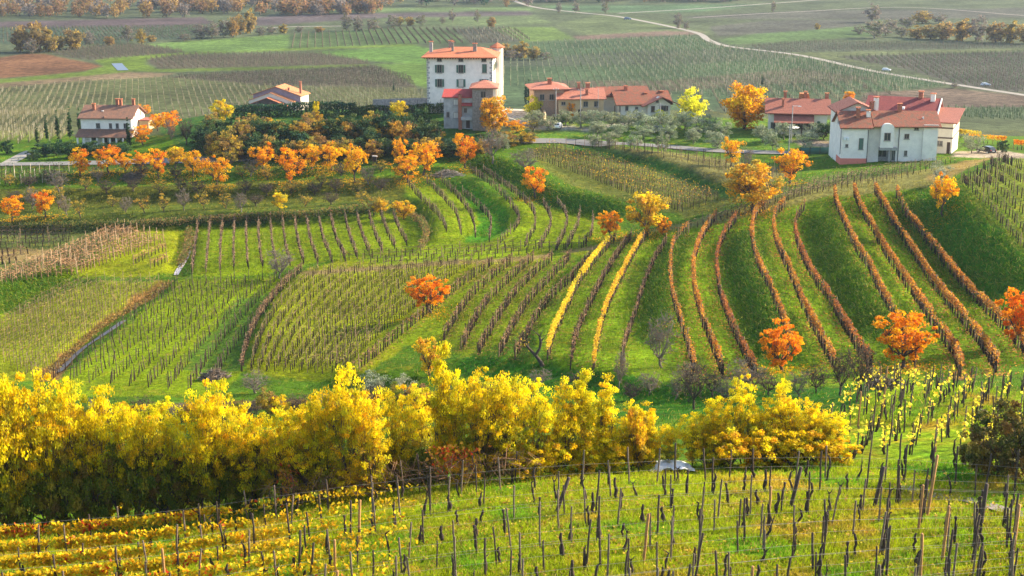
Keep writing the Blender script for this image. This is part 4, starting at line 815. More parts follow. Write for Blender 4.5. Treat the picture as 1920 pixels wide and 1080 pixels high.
for k, (x, b, t) in enumerate(DB2): plant('autshrub' if k % 4 == 2 else 'dark', x, b, t, ('gold brown' if k % 4 == 2 else 'shadowy evergreen') + ' bush filling the castle bank, ' + ORD[k] + ' of the filling bushes', 'bush', wpx=58, group='filling bushes of the castle bank')
AS = [(500,262,218,44),(530,270,226,40),(575,258,214,44),(610,268,222,42),(648,250,218,46),(680,262,228,36),(735,268,226,40),(540,290,262,36),(820,262,240,30),(590,238,208,30),(470,248,212,36),(905,288,262,36),(990,268,246,40)]
for k, (x, b, t, w_) in enumerate(AS):
    plant('autshrub', x, b, t, 'amber and brown leaved shrub on the steep castle bank, ' + ORD[k] + ' of the autumn shrubs', 'shrub', wpx=w_, group='autumn shrubs on the castle bank')
AS2 = [(440,300,262),(505,296,254),(555,298,262),(590,300,258),(650,298,260),(700,298,262),(790,296,258),(400,292,250),(465,276,232),(560,270,228),(700,272,230),(655,272,228)]
for k, (x, b, t) in enumerate(AS2): plant('autshrub', x, b + 2, t, 'gold and rust shrub standing low on the castle bank, ' + ORD[k] + ' of the low ones', 'shrub', wpx=40, group='low autumn shrubs of the castle bank')
# --- the yellow wood across the foreground
YW = [(8,996,712,120,0),(60,990,722,120,0),(108,986,716,125,0),(160,980,726,110,0),(205,975,722,120,0),(255,975,770,90,0),(325,968,766,95,0),(378,965,742,110,0),(412,960,728,90,0),(470,955,790,95,0),(520,950,776,100,0),(575,945,764,100,0),(612,942,736,95,0),(655,938,712,90,0),(700,935,752,90,0),(752,914,738,95,0),(830,905,646,70,1),(850,900,712,110,0),(905,896,700,120,0),(960,890,706,115,0),(1005,896,716,105,0),(1055,890,722,95,0),(1092,888,700,60,1),(1135,885,716,75,1),(1180,882,762,70,0),(1215,880,756,55,1),(1255,878,812,70,0),(1300,876,790,74,0),(1345,874,738,84,0),(1388,872,716,80,0),(1430,870,752,84,0),(1468,868,712,84,0),(1515,868,742,90,0),(1560,868,792,74,0),(30,940,760,120,0),(140,925,760,120,0),(290,930,795,100,0),(440,925,806,100,0),(790,890,760,100,0),(930,872,742,110,0),(560,915,790,110,0),(1110,868,760,90,0)]
for k, (x, b, t, w_, sp) in enumerate(YW):
    w_ = w_ * rnd.uniform(.72, .95); t = t - (50 if x < 1000 else 26) + rnd.uniform(-14, 14)
    front = k < 34
    lb = ('slender yellow spire shaped tree' if sp else ['lemon yellow', 'golden', 'pale yellow', 'deep yellow'][k % 4] + ' feathery tree') + (' in front of the yellow wood, ' + ORD[k] + ' from the left' if front else ' at the back of the yellow wood, ' + ORD[k - 34] + ' of the back trees')
    plant('locust_spire' if sp else 'locust', x, b, t, lb, 'locust tree', wpx=w_, group='yellow locust trees of the foreground wood')
US = []
for k in range(42):
    x = 0 + k * 38 + rnd.uniform(-14, 14); 
    if x > 1560: break
    b = float(np.interp(x, [0,300,640,850,1000,1600], [1002,978,934,903,890,872]));
    if 1215 < x < 1300: continue
    US.append((x, b, b - rnd.uniform(120, 185) * (1 if x < 620 else .62 if x < 1000 else .4)))
for k, (x, b, t) in enumerate(US):
    plant('undershrub', x, b - 6, t, 'olive brown shrub at the foot of the yellow wood, ' + ORD[k] + ' from the left', 'shrub', wpx=95 if x < 1000 else 60, group='undergrowth of the yellow wood')
kind('darkbrown', 2, M_barkt, M_crown_d, h=4, trunk_h=.3, cr=2.4, nclump=70, nleaf=7000, leaf=.14, pal=[(.13,.09,.025),(.08,.11,.02),(.20,.10,.025),(.11,.12,.03),(.26,.18,.03)], shape='ball', csz=.13, low=1.0, twigs=200, clump_var=.7)
for k, (x, b, t, w_) in enumerate([(1872,892,742,150),(1930,908,724,140),(1828,876,784,74)]):
    plant('darkbrown', x, b, t, ['big dark olive and brown shrub at the right edge', 'tall dark shrub cut by the right edge', 'smaller rusty shrub at the left of the dark shrubs'][k], 'shrub', wpx=w_)
kind('lowyellow', 3, M_barkt, M_loc, h=3, trunk_h=.3, cr=1.8, nclump=60, nleaf=5500, leaf=.12, pal=P_LO + [(.45,.48,.03),(.7,.4,.02)], shape='ball', csz=.12, low=1.0, twigs=120, zs=.5)
for k, (x, b, t, w_) in enumerate([(985,900,820,80),(1040,893,800,84),(1095,888,812,76),(1150,884,800,84),(1205,882,806,70),(1326,878,800,80),(1372,880,790,95),(1425,878,792,95),(1478,876,790,95),(1530,874,792,90),(1580,872,812,76),(700,930,850,80),(640,940,850,80),(870,912,846,80),(330,962,860,80),(210,972,880,90)]):
    plant('lowyellow', x, b, t, 'low yellow bush skirting the yellow wood, ' + ORD[k] + ' of the low bushes', 'bush', wpx=w_, group='low yellow bushes')
for k in range(30):
    x = 150 + k * 29 + rnd.uniform(-9, 9); kd = ['undershrub', 'bare', 'autshrub', 'lowyellow', 'bare_dark'][k % 5]; b = 800 - (x - 150) * .055
    plant(kd, x, b, b - rnd.uniform(34, 58), {'undershrub': 'olive', 'bare': 'grey leafless', 'autshrub': 'rusty', 'lowyellow': 'yellow', 'bare_dark': 'dark leafless'}[kd] + ' bush behind the yellow wood, ' + ORD[k] + ' of the rear bushes from the left', 'bush', wpx=50, group='bushes behind the yellow wood')
plant('yellowthin', 1198, 884, 745, 'tree wrapped in rusty orange creeper in the yellow wood', 'tree', wpx=48)
# --- far trees of the plain
FT = [(38,98,50,34,'far'),(74,97,42,44,'far'),(97,97,60,30,'far'),(60,100,74,30,'fargrey'),(135,92,55,42,'far'),(112,92,70,22,'far'),(168,84,60,26,'fargrey'),(205,85,68,20,'far'),(240,80,50,26,'fargrey'),(266,82,56,20,'far'),(285,79,66,16,'far'),(345,77,64,24,'fargrey'),(375,72,46,30,'fargrey'),(398,72,42,30,'fargrey'),(420,70,40,26,'fargrey'),(437,70,34,22,'far'),(452,64,28,22,'far'),(470,62,20,24,'far'),(490,66,52,20,'fargrey'),(510,64,48,20,'fargrey'),(530,62,46,18,'far'),(560,60,50,18,'fargrey'),(600,60,50,18,'far'),(650,58,30,20,'fargrey'),(672,58,32,22,'fargrey'),(700,58,34,24,'fargrey'),(735,52,30,24,'fargrey'),(748,48,32,18,'far'),(770,48,32,18,'far'),(790,48,30,20,'fargrey'),(830,44,32,12,'fargrey'),(848,42,18,14,'fargrey'),(895,42,20,14,'fargrey'),(922,52,33,16,'far'),(950,108,82,26,'far'),(975,108,80,34,'far'),(1000,112,88,24,'far'),(962,112,94,40,'fargrey'),(1020,112,98,30,'fargrey'),(1048,24,6,12,'fargrey'),(1080,24,4,14,'fargrey'),(1135,25,5,14,'fargrey'),(1272,53,27,18,'fargrey'),(1287,56,40,12,'fargrey'),(1450,24,4,10,'fargrey'),(1532,56,44,10,'far'),(1635,42,8,30,'fargrey'),(1640,72,42,40,'fargrey'),(1612,64,50,30,'fargrey'),(1668,54,36,30,'fargrey'),(1700,52,34,34,'fargrey'),(1730,44,22,36,'far'),(1760,44,26,30,'fargrey'),(1716,72,50,34,'far'),(1745,74,48,36,'far'),(1775,74,42,38,'far'),(1805,76,38,38,'far'),(1835,78,34,38,'fargrey'),(1868,80,42,36,'far'),(1895,80,42,36,'far'),(1925,82,46,36,'far'),(1660,66,48,26,'fargrey'),(1690,70,52,28,'fargrey'),(1620,170,158,10,'fargrey'),(1790,165,155,14,'fargrey')]
for k, (x, b, t, w_, kd) in enumerate(FT):
    side = 'left' if x < 640 else 'middle' if x < 1280 else 'right'; n_ = sum(1 for f in FT[:k] if ('left' if f[0] < 640 else 'middle' if f[0] < 1280 else 'right') == side)
    plant(kd, x, b, t, ('golden brown' if kd == 'far' else 'grey bare') + ' distant tree on the ' + side + ' part of the plain, ' + ORD[n_] + ' there', 'distant tree', wpx=w_, group='scattered trees of the plain')
# --- woods along the far edge of the plain, one mass each
def wood_mass(boxes_, label, pals, n, hm=(9, 15)):
    V_, Q_, C_ = [], [], []; parts = []
    for _ in range(n):
        bx = boxes_[rnd.randrange(len(boxes_))]; px = rnd.uniform(bx[0], bx[2]); py = rnd.uniform(bx[1], bx[3]); p = at(px, py); h = rnd.uniform(*hm); r = h * rnd.uniform(.35, .5)
        m = 150; off = npr.randn(m, 3); off /= np.linalg.norm(off, axis=1)[:, None]; off *= npr.rand(m, 1) ** .4 * np.array([r, r, h * .45]) * (0.8 + .4 * npr.rand(m, 1)); pal = pals[rnd.randrange(len(pals))]
        parts.append(leaves(p + [0, 0, h * .52] + off, h * .13, pick(pal, m) * rnd.uniform(.75, 1.15), .25))
        parts.append(boxes(np.array([p]), h * .6, h * .03, .02, (.08, .06, .05)))
    O = parts[0][0].mean(0); O[2] = 0; tag(obj_from('wood', parts, M_crown, O), label, 'wood', kind='stuff')
wood_mass([(-40, 20, 350, 34), (350, 6, 460, 26), (-40, 4, 400, 20)], 'autumn wood along the far left edge of the plain', [P_BR, [(.38,.26,.06),(.30,.20,.07)], P_GY, P_BR], 170)
wood_mass([(470, 18, 700, 30), (580, 14, 720, 27)], 'rusty wood near the top of the plain left of centre', [P_BR, P_BR, P_GY], 60)
wood_mass([(400, 2, 1000, 14), (300, -10, 1100, 4), (1000, -2, 1400, 5), (1100, -12, 2000, -3)], 'bluish grey wood at the far end of the plain', [P_GY, P_GY, P_TEAL, P_BR], 240)
# ------------------------------------------------------------------ houses
def tile_mat(name, col, col2, scale=5.0):
    m = bpy.data.materials.new(name); m.use_nodes = True; t = m.node_tree; b = t.nodes['Principled BSDF']; N, L = t.nodes, t.links
    tc = N.new('ShaderNodeTexCoord'); w_ = N.new('ShaderNodeTexWave'); w_.inputs['Scale'].default_value = scale * .35; w_.inputs['Distortion'].default_value = .6; w_.bands_direction = 'DIAGONAL'
    n = N.new('ShaderNodeTexNoise'); n.inputs['Scale'].default_value = 1.3; n.inputs['Detail'].default_value = 8; n.inputs['Roughness'].default_value = .75
    n2 = N.new('ShaderNodeTexNoise'); n2.inputs['Scale'].default_value = 7; n2.inputs['Detail'].default_value = 3
    for q in (w_, n, n2): L.new(tc.outputs['Object'], q.inputs['Vector'])
    mx = N.new('ShaderNodeMix'); mx.data_type = 'RGBA'; r = N.new('ShaderNodeMapRange'); r.inputs[1].default_value = .42; r.inputs[2].default_value = .62; L.new(n.outputs[0], r.inputs[0]); L.new(r.outputs[0], mx.inputs[0])
    mx.inputs[6].default_value = (*col, 1); mx.inputs[7].default_value = (*col2, 1)
    r2 = N.new('ShaderNodeMapRange'); r2.inputs[1].default_value = .3; r2.inputs[2].default_value = .7; r2.inputs[3].default_value = .65; r2.inputs[4].default_value = 1.25; L.new(n2.outputs[0], r2.inputs[0])
    mu = N.new('ShaderNodeMix'); mu.data_type = 'RGBA'; mu.blend_type = 'MULTIPLY'; mu.inputs[0].default_value = 1; L.new(mx.outputs[2], mu.inputs[6]); L.new(r2.outputs[0], mu.inputs[7]); L.new(mu.outputs[2], b.inputs['Base Color'])
    bp = N.new('ShaderNodeBump'); bp.inputs['Strength'].default_value = .8; bp.inputs['Distance'].default_value = .12; L.new(w_.outputs[0], bp.inputs['Height']); L.new(bp.outputs[0], b.inputs['Normal']); b.inputs['Roughness'].default_value = .85
    return m
T_OR = tile_mat('terracotta_tiles', (.62,.20,.09), (.50,.15,.07)); T_BR = tile_mat('old_brown_tiles', (.20,.11,.075), (.30,.14,.08)); T_ORR = tile_mat('orange_tiles', (.66,.27,.10), (.55,.20,.08))
T_RED = tile_mat('red_tiles', (.48,.06,.05), (.42,.07,.06)); T_PINK = tile_mat('rose_tiles', (.50,.19,.12), (.42,.15,.10)); T_MAR = tile_mat('maroon_tiles', (.22,.035,.035), (.28,.05,.045)); T_MOS = tile_mat('mossy_tiles', (.32,.085,.045), (.17,.10,.06)); T_BRR = tile_mat('dull_red_tiles', (.34,.11,.07), (.28,.10,.07))
W_WH = mat('white_render', (.88,.81,.72), .9, .16, .7, .3, 6); W_CR = mat('cream_render', (.76,.70,.58), .9, .14, .8, .3, 6); W_OC = mat('ochre_render', (.52,.38,.22), .9, .2, .9, .3, 6); W_ST = mat('rubble_stone', (.30,.26,.22), .95, .5, 2.2, .9, 5)
W_GY = mat('stained_render', (.44,.42,.39), .95, .35, .8, .5, 5); W_BK = mat('red_brick', (.40,.15,.09), .95, .4, 4, .5, 8); W_PU = mat('mauve_render', (.36,.25,.30), .9, .2, 1); W_PK = mat('coral_plinth', (.72,.22,.16), .9, .1, 1); W_CON = mat('concrete', (.34,.33,.31), .9, .3, 2)
M_gl = mat('window_glass', (.035,.045,.055), .12, spec=.6); M_fr = mat('window_frame', (.30,.24,.20), .7); M_sh = mat('green_shutter', (.09,.16,.12), .7, .2, 8); M_shb = mat('brown_shutter', (.10,.07,.055), .7, .2, 8); M_gut = mat('dark_gutter', (.06,.05,.055), .5); M_wp = mat('white_paint', (.82,.82,.80), .6); M_dk = mat('dark_timber', (.07,.045,.035), .8, .3, 6)
M_cu = mat('curtain', (.62,.58,.50), .9)
def pm(name, V, Fs, m, parent):
    me = bpy.data.meshes.new(name); me.from_pydata([tuple(v) for v in V], [], Fs); me.update(); me.materials.append(m); return link(name, me, parent)
def box(name, parent, x0, x1, y0, y1, z0, z1, m):
    V = [(x, y, z) for z in (z0, z1) for y in (y0, y1) for x in (x0, x1)]
    return pm(name, V, [(0,2,3,1),(4,5,7,6),(0,1,5,4),(1,3,7,5),(3,2,6,7),(2,0,4,6)], m, parent)
def prism(name, parent, prof, a0, a1, axis, m):
    """profile extruded along x ('x': profile is (y, z)) or along y ('y': profile is (x, z))"""
    n = len(prof); V = [((a, p[0], p[1]) if axis == 'x' else (p[0], a, p[1])) for a in (a0, a1) for p in prof]
    Fs = [tuple(range(n)), tuple(range(2 * n - 1, n - 1, -1))] + [(i, i + n, (i + 1) % n + n, (i + 1) % n) for i in range(n)]
    o = pm(name, V, Fs, m, parent); import bmesh; bm = bmesh.new(); bm.from_mesh(o.data); bmesh.ops.recalc_face_normals(bm, faces=bm.faces); bm.to_mesh(o.data); bm.free(); return o
def gable(parent, x0, x1, y0, y1, ze, zr, m, ov=.5, axis='x', th=.22, peak=None, name='roof'):
    if axis == 'x': a, b, e0, e1 = x0 - ov, x1 + ov, y0, y1
    else: a, b, e0, e1 = y0 - ov, y1 + ov, x0, x1
    pk = (e0 + e1) / 2 if peak is None else peak; s0 = (zr - ze) / (pk - e0); s1 = (zr - ze) / (e1 - pk)
    prof = [(e0 - ov, ze - s0 * ov), (pk, zr), (e1 + ov, ze - s1 * ov), (e1 + ov, ze - s1 * ov + th), (pk, zr + th), (e0 - ov, ze - s0 * ov + th)]
    return prism(name, parent, prof, a, b, axis, m)
def gwall(parent, x0, x1, y0, y1, z0, ze, zr, m, axis='x', peak=None, name='wall'):
    e0, e1 = (y0, y1) if axis == 'x' else (x0, x1); pk = (e0 + e1) / 2 if peak is None else peak
    a, b = (x0, x1) if axis == 'x' else (y0, y1)
    return prism(name, parent, [(e0, z0), (e1, z0), (e1, ze), (pk, zr), (e0, ze)], a, b, axis, m)
def hip(parent, x0, x1, y0, y1, ze, zr, m, ov=.6, r0=None, r1=None, th=.22, name='roof'):
    X0, X1, Y0, Y1 = x0 - ov, x1 + ov, y0 - ov, y1 + ov; ym = (Y0 + Y1) / 2; hh = (Y1 - Y0) / 2; r0 = X0 + hh * .9 if r0 is None else r0; r1 = X1 - hh * .9 if r1 is None else r1
    V = [(X0,Y0,ze-th),(X1,Y0,ze-th),(X1,Y1,ze-th),(X0,Y1,ze-th),(X0,Y0,ze),(X1,Y0,ze),(X1,Y1,ze),(X0,Y1,ze),(r0,ym,zr),(r1,ym,zr)]
    return pm(name, V, [(3,2,1,0),(0,1,5,4),(1,2,6,5),(2,3,7,6),(3,0,4,7),(4,5,9,8),(6,7,8,9),(5,6,9),(7,4,8)], m, parent)
def window(parent, x, z, w_, h, y=0.0, side='front', shutter=None, closed=False, frame=M_fr, pane=M_gl):
    """frame, pane and shutters of one window on a front (y = const) or side (x = const) wall"""
    o = bpy.data.objects.new('window', None); COL.objects.link(o); o.parent = parent
    if side == 'front': o.location = (x, y, z)
    elif side == 'right': o.location = (y, x, z); o.rotation_euler[2] = math.pi / 2
    else: o.location = (y, x, z); o.rotation_euler[2] = -math.pi / 2
    f = .09
    for a in ((-w_/2-f, -w_/2, -h/2, h/2), (w_/2, w_/2+f, -h/2, h/2)): pass
    V = []; 
    rim = [(-w_/2-f, -h/2-f), (w_/2+f, -h/2-f), (w_/2+f, h/2+f), (-w_/2-f, h/2+f)]; inn = [(-w_/2, -h/2), (w_/2, -h/2), (w_/2, h/2), (-w_/2, h/2)]
    V = [(a, -.09, b) for a, b in rim] + [(a, -.09, b) for a, b in inn] + [(a, .02, b) for a, b in rim] + [(a, .02, b) for a, b in inn]
    Fs = [(i, (i+1)%4, (i+1)%4+4, i+4) for i in range(4)] + [(i+8, (i+1)%4+8, (i+1)%4, i) for i in range(4)] + [(i+4, (i+1)%4+4, (i+1)%4+12, i+12) for i in range(4)]
    pm('frame', V, Fs, frame, o)
    box('pane', o, -w_/2, w_/2, -.03, .02, -h/2, h/2, pane); box('mullion', o, -.035, .035, -.075, -.032, -h/2, h/2, frame)
    box('sill', o, -w_/2-.2, w_/2+.2, -.2, .02, -h/2-.22, -h/2-.11, W_CON)
    if shutter:
        sw = w_ / 2 if closed else w_ * .48
        for s in (-1, 1):
            c = s * (w_ / 4 if closed else w_ / 2 + .12 + sw / 2); box('shutter', o, c - sw/2 + .01, c + sw/2 - .01, -.15, -.095, -h/2 - .03, h/2 + .03, shutter)
    return o
def chimney(parent, x, y, z0, z1, w_=.7, m=W_BK, cap=T_OR):
    c = box('chimney', parent, x-w_/2, x+w_/2, y-w_/2, y+w_/2, z0, z1, m)
    box('chimney_cap', c, x-w_*.68, x+w_*.68, y-w_*.68, y+w_*.68, z1+.22, z1+.34, cap)
    for sx in (-1, 1):
        for sy in (-1, 1): box('cap_leg', c, x+sx*w_*.4-.06, x+sx*w_*.4+.06, y+sy*w_*.4-.06, y+sy*w_*.4+.06, z1, z1+.22, m)
    return c
def pipe(parent, x, y, z0, z1, r=.07, name='downpipe'):
    V, Q, c = tube6(np.array([[x, y, z0], [x, y, (z0+z1)/2], [x, y, z1]]), [r]*3, (1,1,1)); return link(name, mesh_np(name, V, Q, None, M_gut), parent)
def house(name, px, py, label, cat='house', rz=0.0, dz=0.0):
    p = at(px, py); r = bpy.data.objects.new(name, None); COL.objects.link(r); r.location = (p[0], p[1], p[2] + dz); r.rotation_euler[2] = R(rz); tag(r, label, cat)
    s = p[1] / F; return r, (lambda x: (x - px) * s), (lambda y: (py - y) * s * 1.03 + 0.0), s
# ---- the white castle-like house
k_, X, Z, s = house('manor_house', 861, 212, 'tall white manor with hipped terracotta roof, green shutters and a corner turret', rz=-3)
D_ = 15.0
box('wall', k_, X(801), X(924), 0, D_, -3, Z(110), W_WH)
hip(k_, X(801), X(924), 0, D_, Z(110.5), Z(90) - 1.0, T_OR, ov=1.2, r0=X(846), r1=X(897))
for q in range(28): box('rafter_end', k_, X(797)+q*.63, X(797)+q*.63+.16, -1.1, -.01, Z(111.2)-.35, Z(111.2)-.12, M_dk)
for qx in (801, 922):
    for q in range(24):
        w_ = .75 if q % 2 else .45; x0 = X(qx) - .03 if qx == 801 else X(924.2) - w_; box('quoin', k_, x0, x0 + w_, -.05, .3, -1 + q*.62, -1 + q*.62 + .5, W_GY)
for wx in (825, 865, 908): window(k_, X(wx), Z(115.5), 1.0, .7, 0)
for wx in (825, 865): window(k_, X(wx), Z(132), 1.0, 1.8, 0, shutter=M_sh)
window(k_, X(909), Z(131), 1.0, 1.9, 0, shutter=M_sh, closed=True)
for wx in (825, 865, 908): window(k_, X(wx), Z(157.5), 1.0, 1.8, 0, shutter=M_sh, pane=M_cu if wx == 865 else M_gl)
for yy in (3.5, 8, 12): window(k_, yy, Z(132), .9, 1.6, X(924)+.0, side='right', shutter=M_sh)
chimney(k_, X(803), 8, Z(110), Z(90.5), .8, W_GY); chimney(k_, X(841), 7.4, Z(100), Z(81.5) - .9, .9, W_ST); chimney(k_, X(847), 4, Z(105), Z(88), .6, W_ST); chimney(k_, X(889), 4, Z(105), Z(91), .9, W_ST)
def round_part(name, parent, x, y, prof, m, n=16):
    V = [(x + math.cos(a * 6.2832 / n) * r, y + math.sin(a * 6.2832 / n) * r, z) for r, z in prof for a in range(n)]
    Fs = [(j*n+i, j*n+(i+1)%n, (j+1)*n+(i+1)%n, (j+1)*n+i) for j in range(len(prof)-1) for i in range(n)] + [tuple(range(n-1,-1,-1)), tuple((len(prof)-1)*n+i for i in range(n))]
    return pm(name, V, Fs, m, parent)
tw = round_part('turret', k_, X(926), D_ - 1.0, [(1.5,-3),(1.5,Z(98)-.6)], W_CR); round_part('turret_roof', tw, X(926), D_ - 1.0, [(1.95,Z(98)-.6),(1.9,Z(98)-.4),(.05,Z(91)-.3)], T_OR, 8)
tw = round_part('turret', k_, X(801), D_ - 1.5, [(1.2,-3),(1.2,Z(112))], W_WH)
# ---- old two-part house below it
k_, X, Z, s = house('old_house', 885, 242, 'old stained house with red roof, brick chimney stack and a square stone tower', rz=-2)
box('wall', k_, X(832), X(886), 0, 6, -3, Z(185), W_GY)
prism('roof', k_, [(-.4, Z(185)), (6.3, Z(169)-.9), (6.3, Z(169)-.7), (-.4, Z(185)+.2)], X(829), X(886.5), 'x', T_RED)
chimney(k_, X(863), -.3, -2, Z(179), .8, W_BK, T_RED)
for wx, wy, w_, h, mm in ((855,193,1.0,1.2,M_cu),(873,208,.55,1.0,M_gl),(855,217,1.0,1.2,M_cu),(840,216,.6,1.2,M_gl)): window(k_, X(wx), Z(wy), w_, h, 0, pane=mm)
box('door', k_, X(874), X(881), -.08, .05, Z(240), Z(226), M_dk); box('balcony', k_, X(865), X(886), -1.0, 0, Z(225), Z(219), W_GY); prism('lean_to_roof', k_, [(-1.1, Z(199)), (0, Z(195)), (0, Z(195)+.15), (-1.1, Z(199)+.15)], X(866), X(886), 'x', T_RED)
st = box('tower', k_, X(886.5), X(929), -1.0, 7.0, -3, Z(166), W_ST); hip(k_, X(886.5), X(929), -1.0, 7.0, Z(165.5), Z(152) - .4, T_PINK, ov=.7, r0=X(907), r1=X(909))
window(k_, X(907), Z(178), 1.1, 1.4, -1.0); window(k_, 3.0, Z(185), .9, 1.4, X(929), side='right'); box('pier', k_, X(925), X(929.4), -1.05, -.7, -3, Z(166.2), W_CR)
for q in (0.5, 3.4, 6.0): box('pilaster', k_, X(929), X(929)+.25, q, q+.5, -3, Z(167), W_CR)
# ---- garden wall of the manor and its ivy wall
def wall_line(pxs, z0, z1, th, m, name, label):
    P = ground_line(pxs, 3.0); O = P[0].copy(); n = len(P); d = np.gradient(P[:, :2], axis=0); d /= np.linalg.norm(d, axis=1)[:, None]; nr = np.stack([-d[:, 1], d[:, 0]], 1) * th / 2
    lo = P[:, 2] + z0; hi = P[:, 2] + z1; V = np.vstack([np.c_[P[:, :2] - nr, lo], np.c_[P[:, :2] + nr, lo], np.c_[P[:, :2] + nr, hi], np.c_[P[:, :2] - nr, hi]]) - O
    Q = [];
    for k in range(4):
        a = np.arange(n - 1) + k * n; b = np.arange(n - 1) + ((k + 1) % 4) * n; Q.append(np.stack([a, a + 1, b + 1, b], -1))
    Q = np.vstack(Q + [[[0, n, 2*n, 3*n], [n-1, 4*n-1, 3*n-1, 2*n-1]]])
    o = link(name, mesh_np(name, V, Q, None, m), None, O); tag(o, label, 'wall'); return P
wall_line([(700,214),(770,212),(838,210)], -1, 3.6, .7, W_ST, 'garden_wall', 'rubble stone garden wall below the white manor')
wall_line([(935,222),(965,232),(990,236)], -.5, 1.0, .5, W_GY, 'retaining_wall', 'low grey wall of the terraced garden by the yard'); wall_line([(1018,218),(1022,228),(1018,236)], -.5, 2.0, .5, W_OC, 'retaining_wall', 'ochre stone end wall of the terraced garden')
def hedge(pxs, h, th, pal, n, label, lf=.3, name='hedge', cat='hedge', m=None, base=0.0):
    P = ground_line(pxs, 1.0); O = P[len(P)//2].copy(); i = npr.randint(0, len(P), n); c = P[i] + np.c_[npr.randn(n)*.3, (npr.rand(n)-.5)*th, base + (npr.rand(n)**.6) * h * (.85 + .3*noise2(i.astype(float), i*0.0, 5, 3))]
    d = np.gradient(P[:, :2], axis=0); root = bpy.data.objects.new(name, None); COL.objects.link(root); root.location = O; tag(root, label, cat)
    obj_from('foliage', leaves(c, lf, pick(pal, n) * (.6 + .8 * noise2(c[:, 0], c[:, 2], 2.5, 5))[:, None], .3), m or M_crown_d, O, root)
    j = np.arange(0, len(P), 3); obj_from('stems', boxes(P[j], h * .8, .12, .05, (.08,.06,.05)), M_twig, O, root)['kind'] = 'stuff'
hedge([(436,222),(520,218),(600,216),(664,215)], 4.6, 2.6, P_DK[:3] + P_TEAL, 9000, 'long dark ivy wall in front of the orange roofed house', base=-1.5)
hedge([(664,216),(740,213),(790,212),(836,212)], 4.2, 2.0, P_DK + P_GR[:1], 6000, 'ivy draped wall running up to the old house', base=-2.0)
hedge([(955,231),(985,229),(1012,232)], .9, 3.5, P_OL, 1500, 'clipped grey green lavender beds on the terraced garden', lf=.2)
hedge([(780,286),(860,288),(950,276),(1000,262)], 1.6, 3, P_DK + P_GR, 3500, 'low dark scrub above the road below the old house', lf=.25)
for a, lb, pl in [([(-20,433),(120,430),(250,427)], 'dark scrub hedge between the orchards and the left fields', P_DK[:2] + P_GR), ([(250,427),(370,420),(470,414)], 'brown bramble hedge above the russet vine field', P_BR + P_GR[:2] + P_DK[:1]), ([(470,414),(600,405),(735,392)], 'green and rust bramble hedge above the bright level field', P_DK[:2] + P_GR + P_BR[:1]),
                  ([(745,398),(785,418),(800,445),(790,470)], 'brown bramble strip curving beside the green terraces', P_BR + P_GR), ([(355,440),(353,470),(340,500)], 'weedy hedge bank along the stony ditch', P_GR + P_BR[:1]),
                  ([(316,535),(262,572),(200,610),(150,650),(85,712)], 'strip of rust coloured dry weeds along the muddy ditch', [(.32,.17,.05),(.40,.25,.07),(.22,.13,.05),(.24,.22,.05)])]:
    hedge(a, 1.5 if 'rust' not in lb or 'green' in lb else .55, 2.4 if 'rust' not in lb or 'green' in lb else 3.2, pl, 2600, lb, lf=.24, cat='hedge', m=M_crown)
hedge([(130,282),(160,286),(200,286),(240,284)], 1.8, 3, P_DK[:3], 2500, 'dark clipped hedge along the front of the left white house', lf=.2)
# ---- left white house
k_, X, Z, s = house('farmhouse', 200, 268, 'long white farmhouse with dark brown roof, porch roof and four chimneys at left', rz=-4)
gwall(k_, X(153), X(250), 0, 10, -2, Z(222), Z(222)+2.3, W_WH); gable(k_, X(153), X(250), 0, 10, Z(222), Z(222)+2.3, T_BR, ov=.6)
prism('porch_roof', k_, [(-3.2, Z(255)), (0, Z(243.5)), (0, Z(243.5)+.15), (-3.2, Z(255)+.15)], X(149), X(256), 'x', T_BR)
for q in range(9): 
    xx = X(153) + q * (X(252) - X(153)) / 8; box('porch_column', k_, xx-.18, xx+.18, -3.0, -2.65, -2, Z(255.3), W_WH)
for wx, w_ in ((186,.85),(210,.55),(223,.55),(239,.8)): window(k_, X(wx), Z(236.5), w_, 1.1, 0)
for wx, w_ in ((176,1.5),(198,.8),(214,1.3),(232,.9)): window(k_, X(wx), Z(262), w_, 1.3, 0, frame=M_dk)
for yy, zz in ((3, 219), (7, 219)): window(k_, yy, Z(zz), .35, .7, X(250), side='right')
box('side_porch', k_, X(250), X(250)+2.6, 5, 10, -2, Z(232), W_OC); box('side_porch_roof', k_, X(250)-.0, X(250)+2.9, 4.7, 10.3, Z(232), Z(232)+.2, T_BRR)
for cx, cy in ((172, 3.0), (211, 5.4), (219, 5.0), (243, 5.2)): chimney(k_, X(cx), cy, Z(222)+.8, Z(222)+3.7 - (.9 if cx == 172 else 0), .65, W_BK)
box('skylight', k_, X(188), X(192), 2.2, 2.7, Z(222)+1.3, Z(222)+1.42, M_wp); box('ridge_step', k_, X(199), X(199)+.25, -.5, 4.9, Z(222)+.1, Z(222)+.4, T_BR)
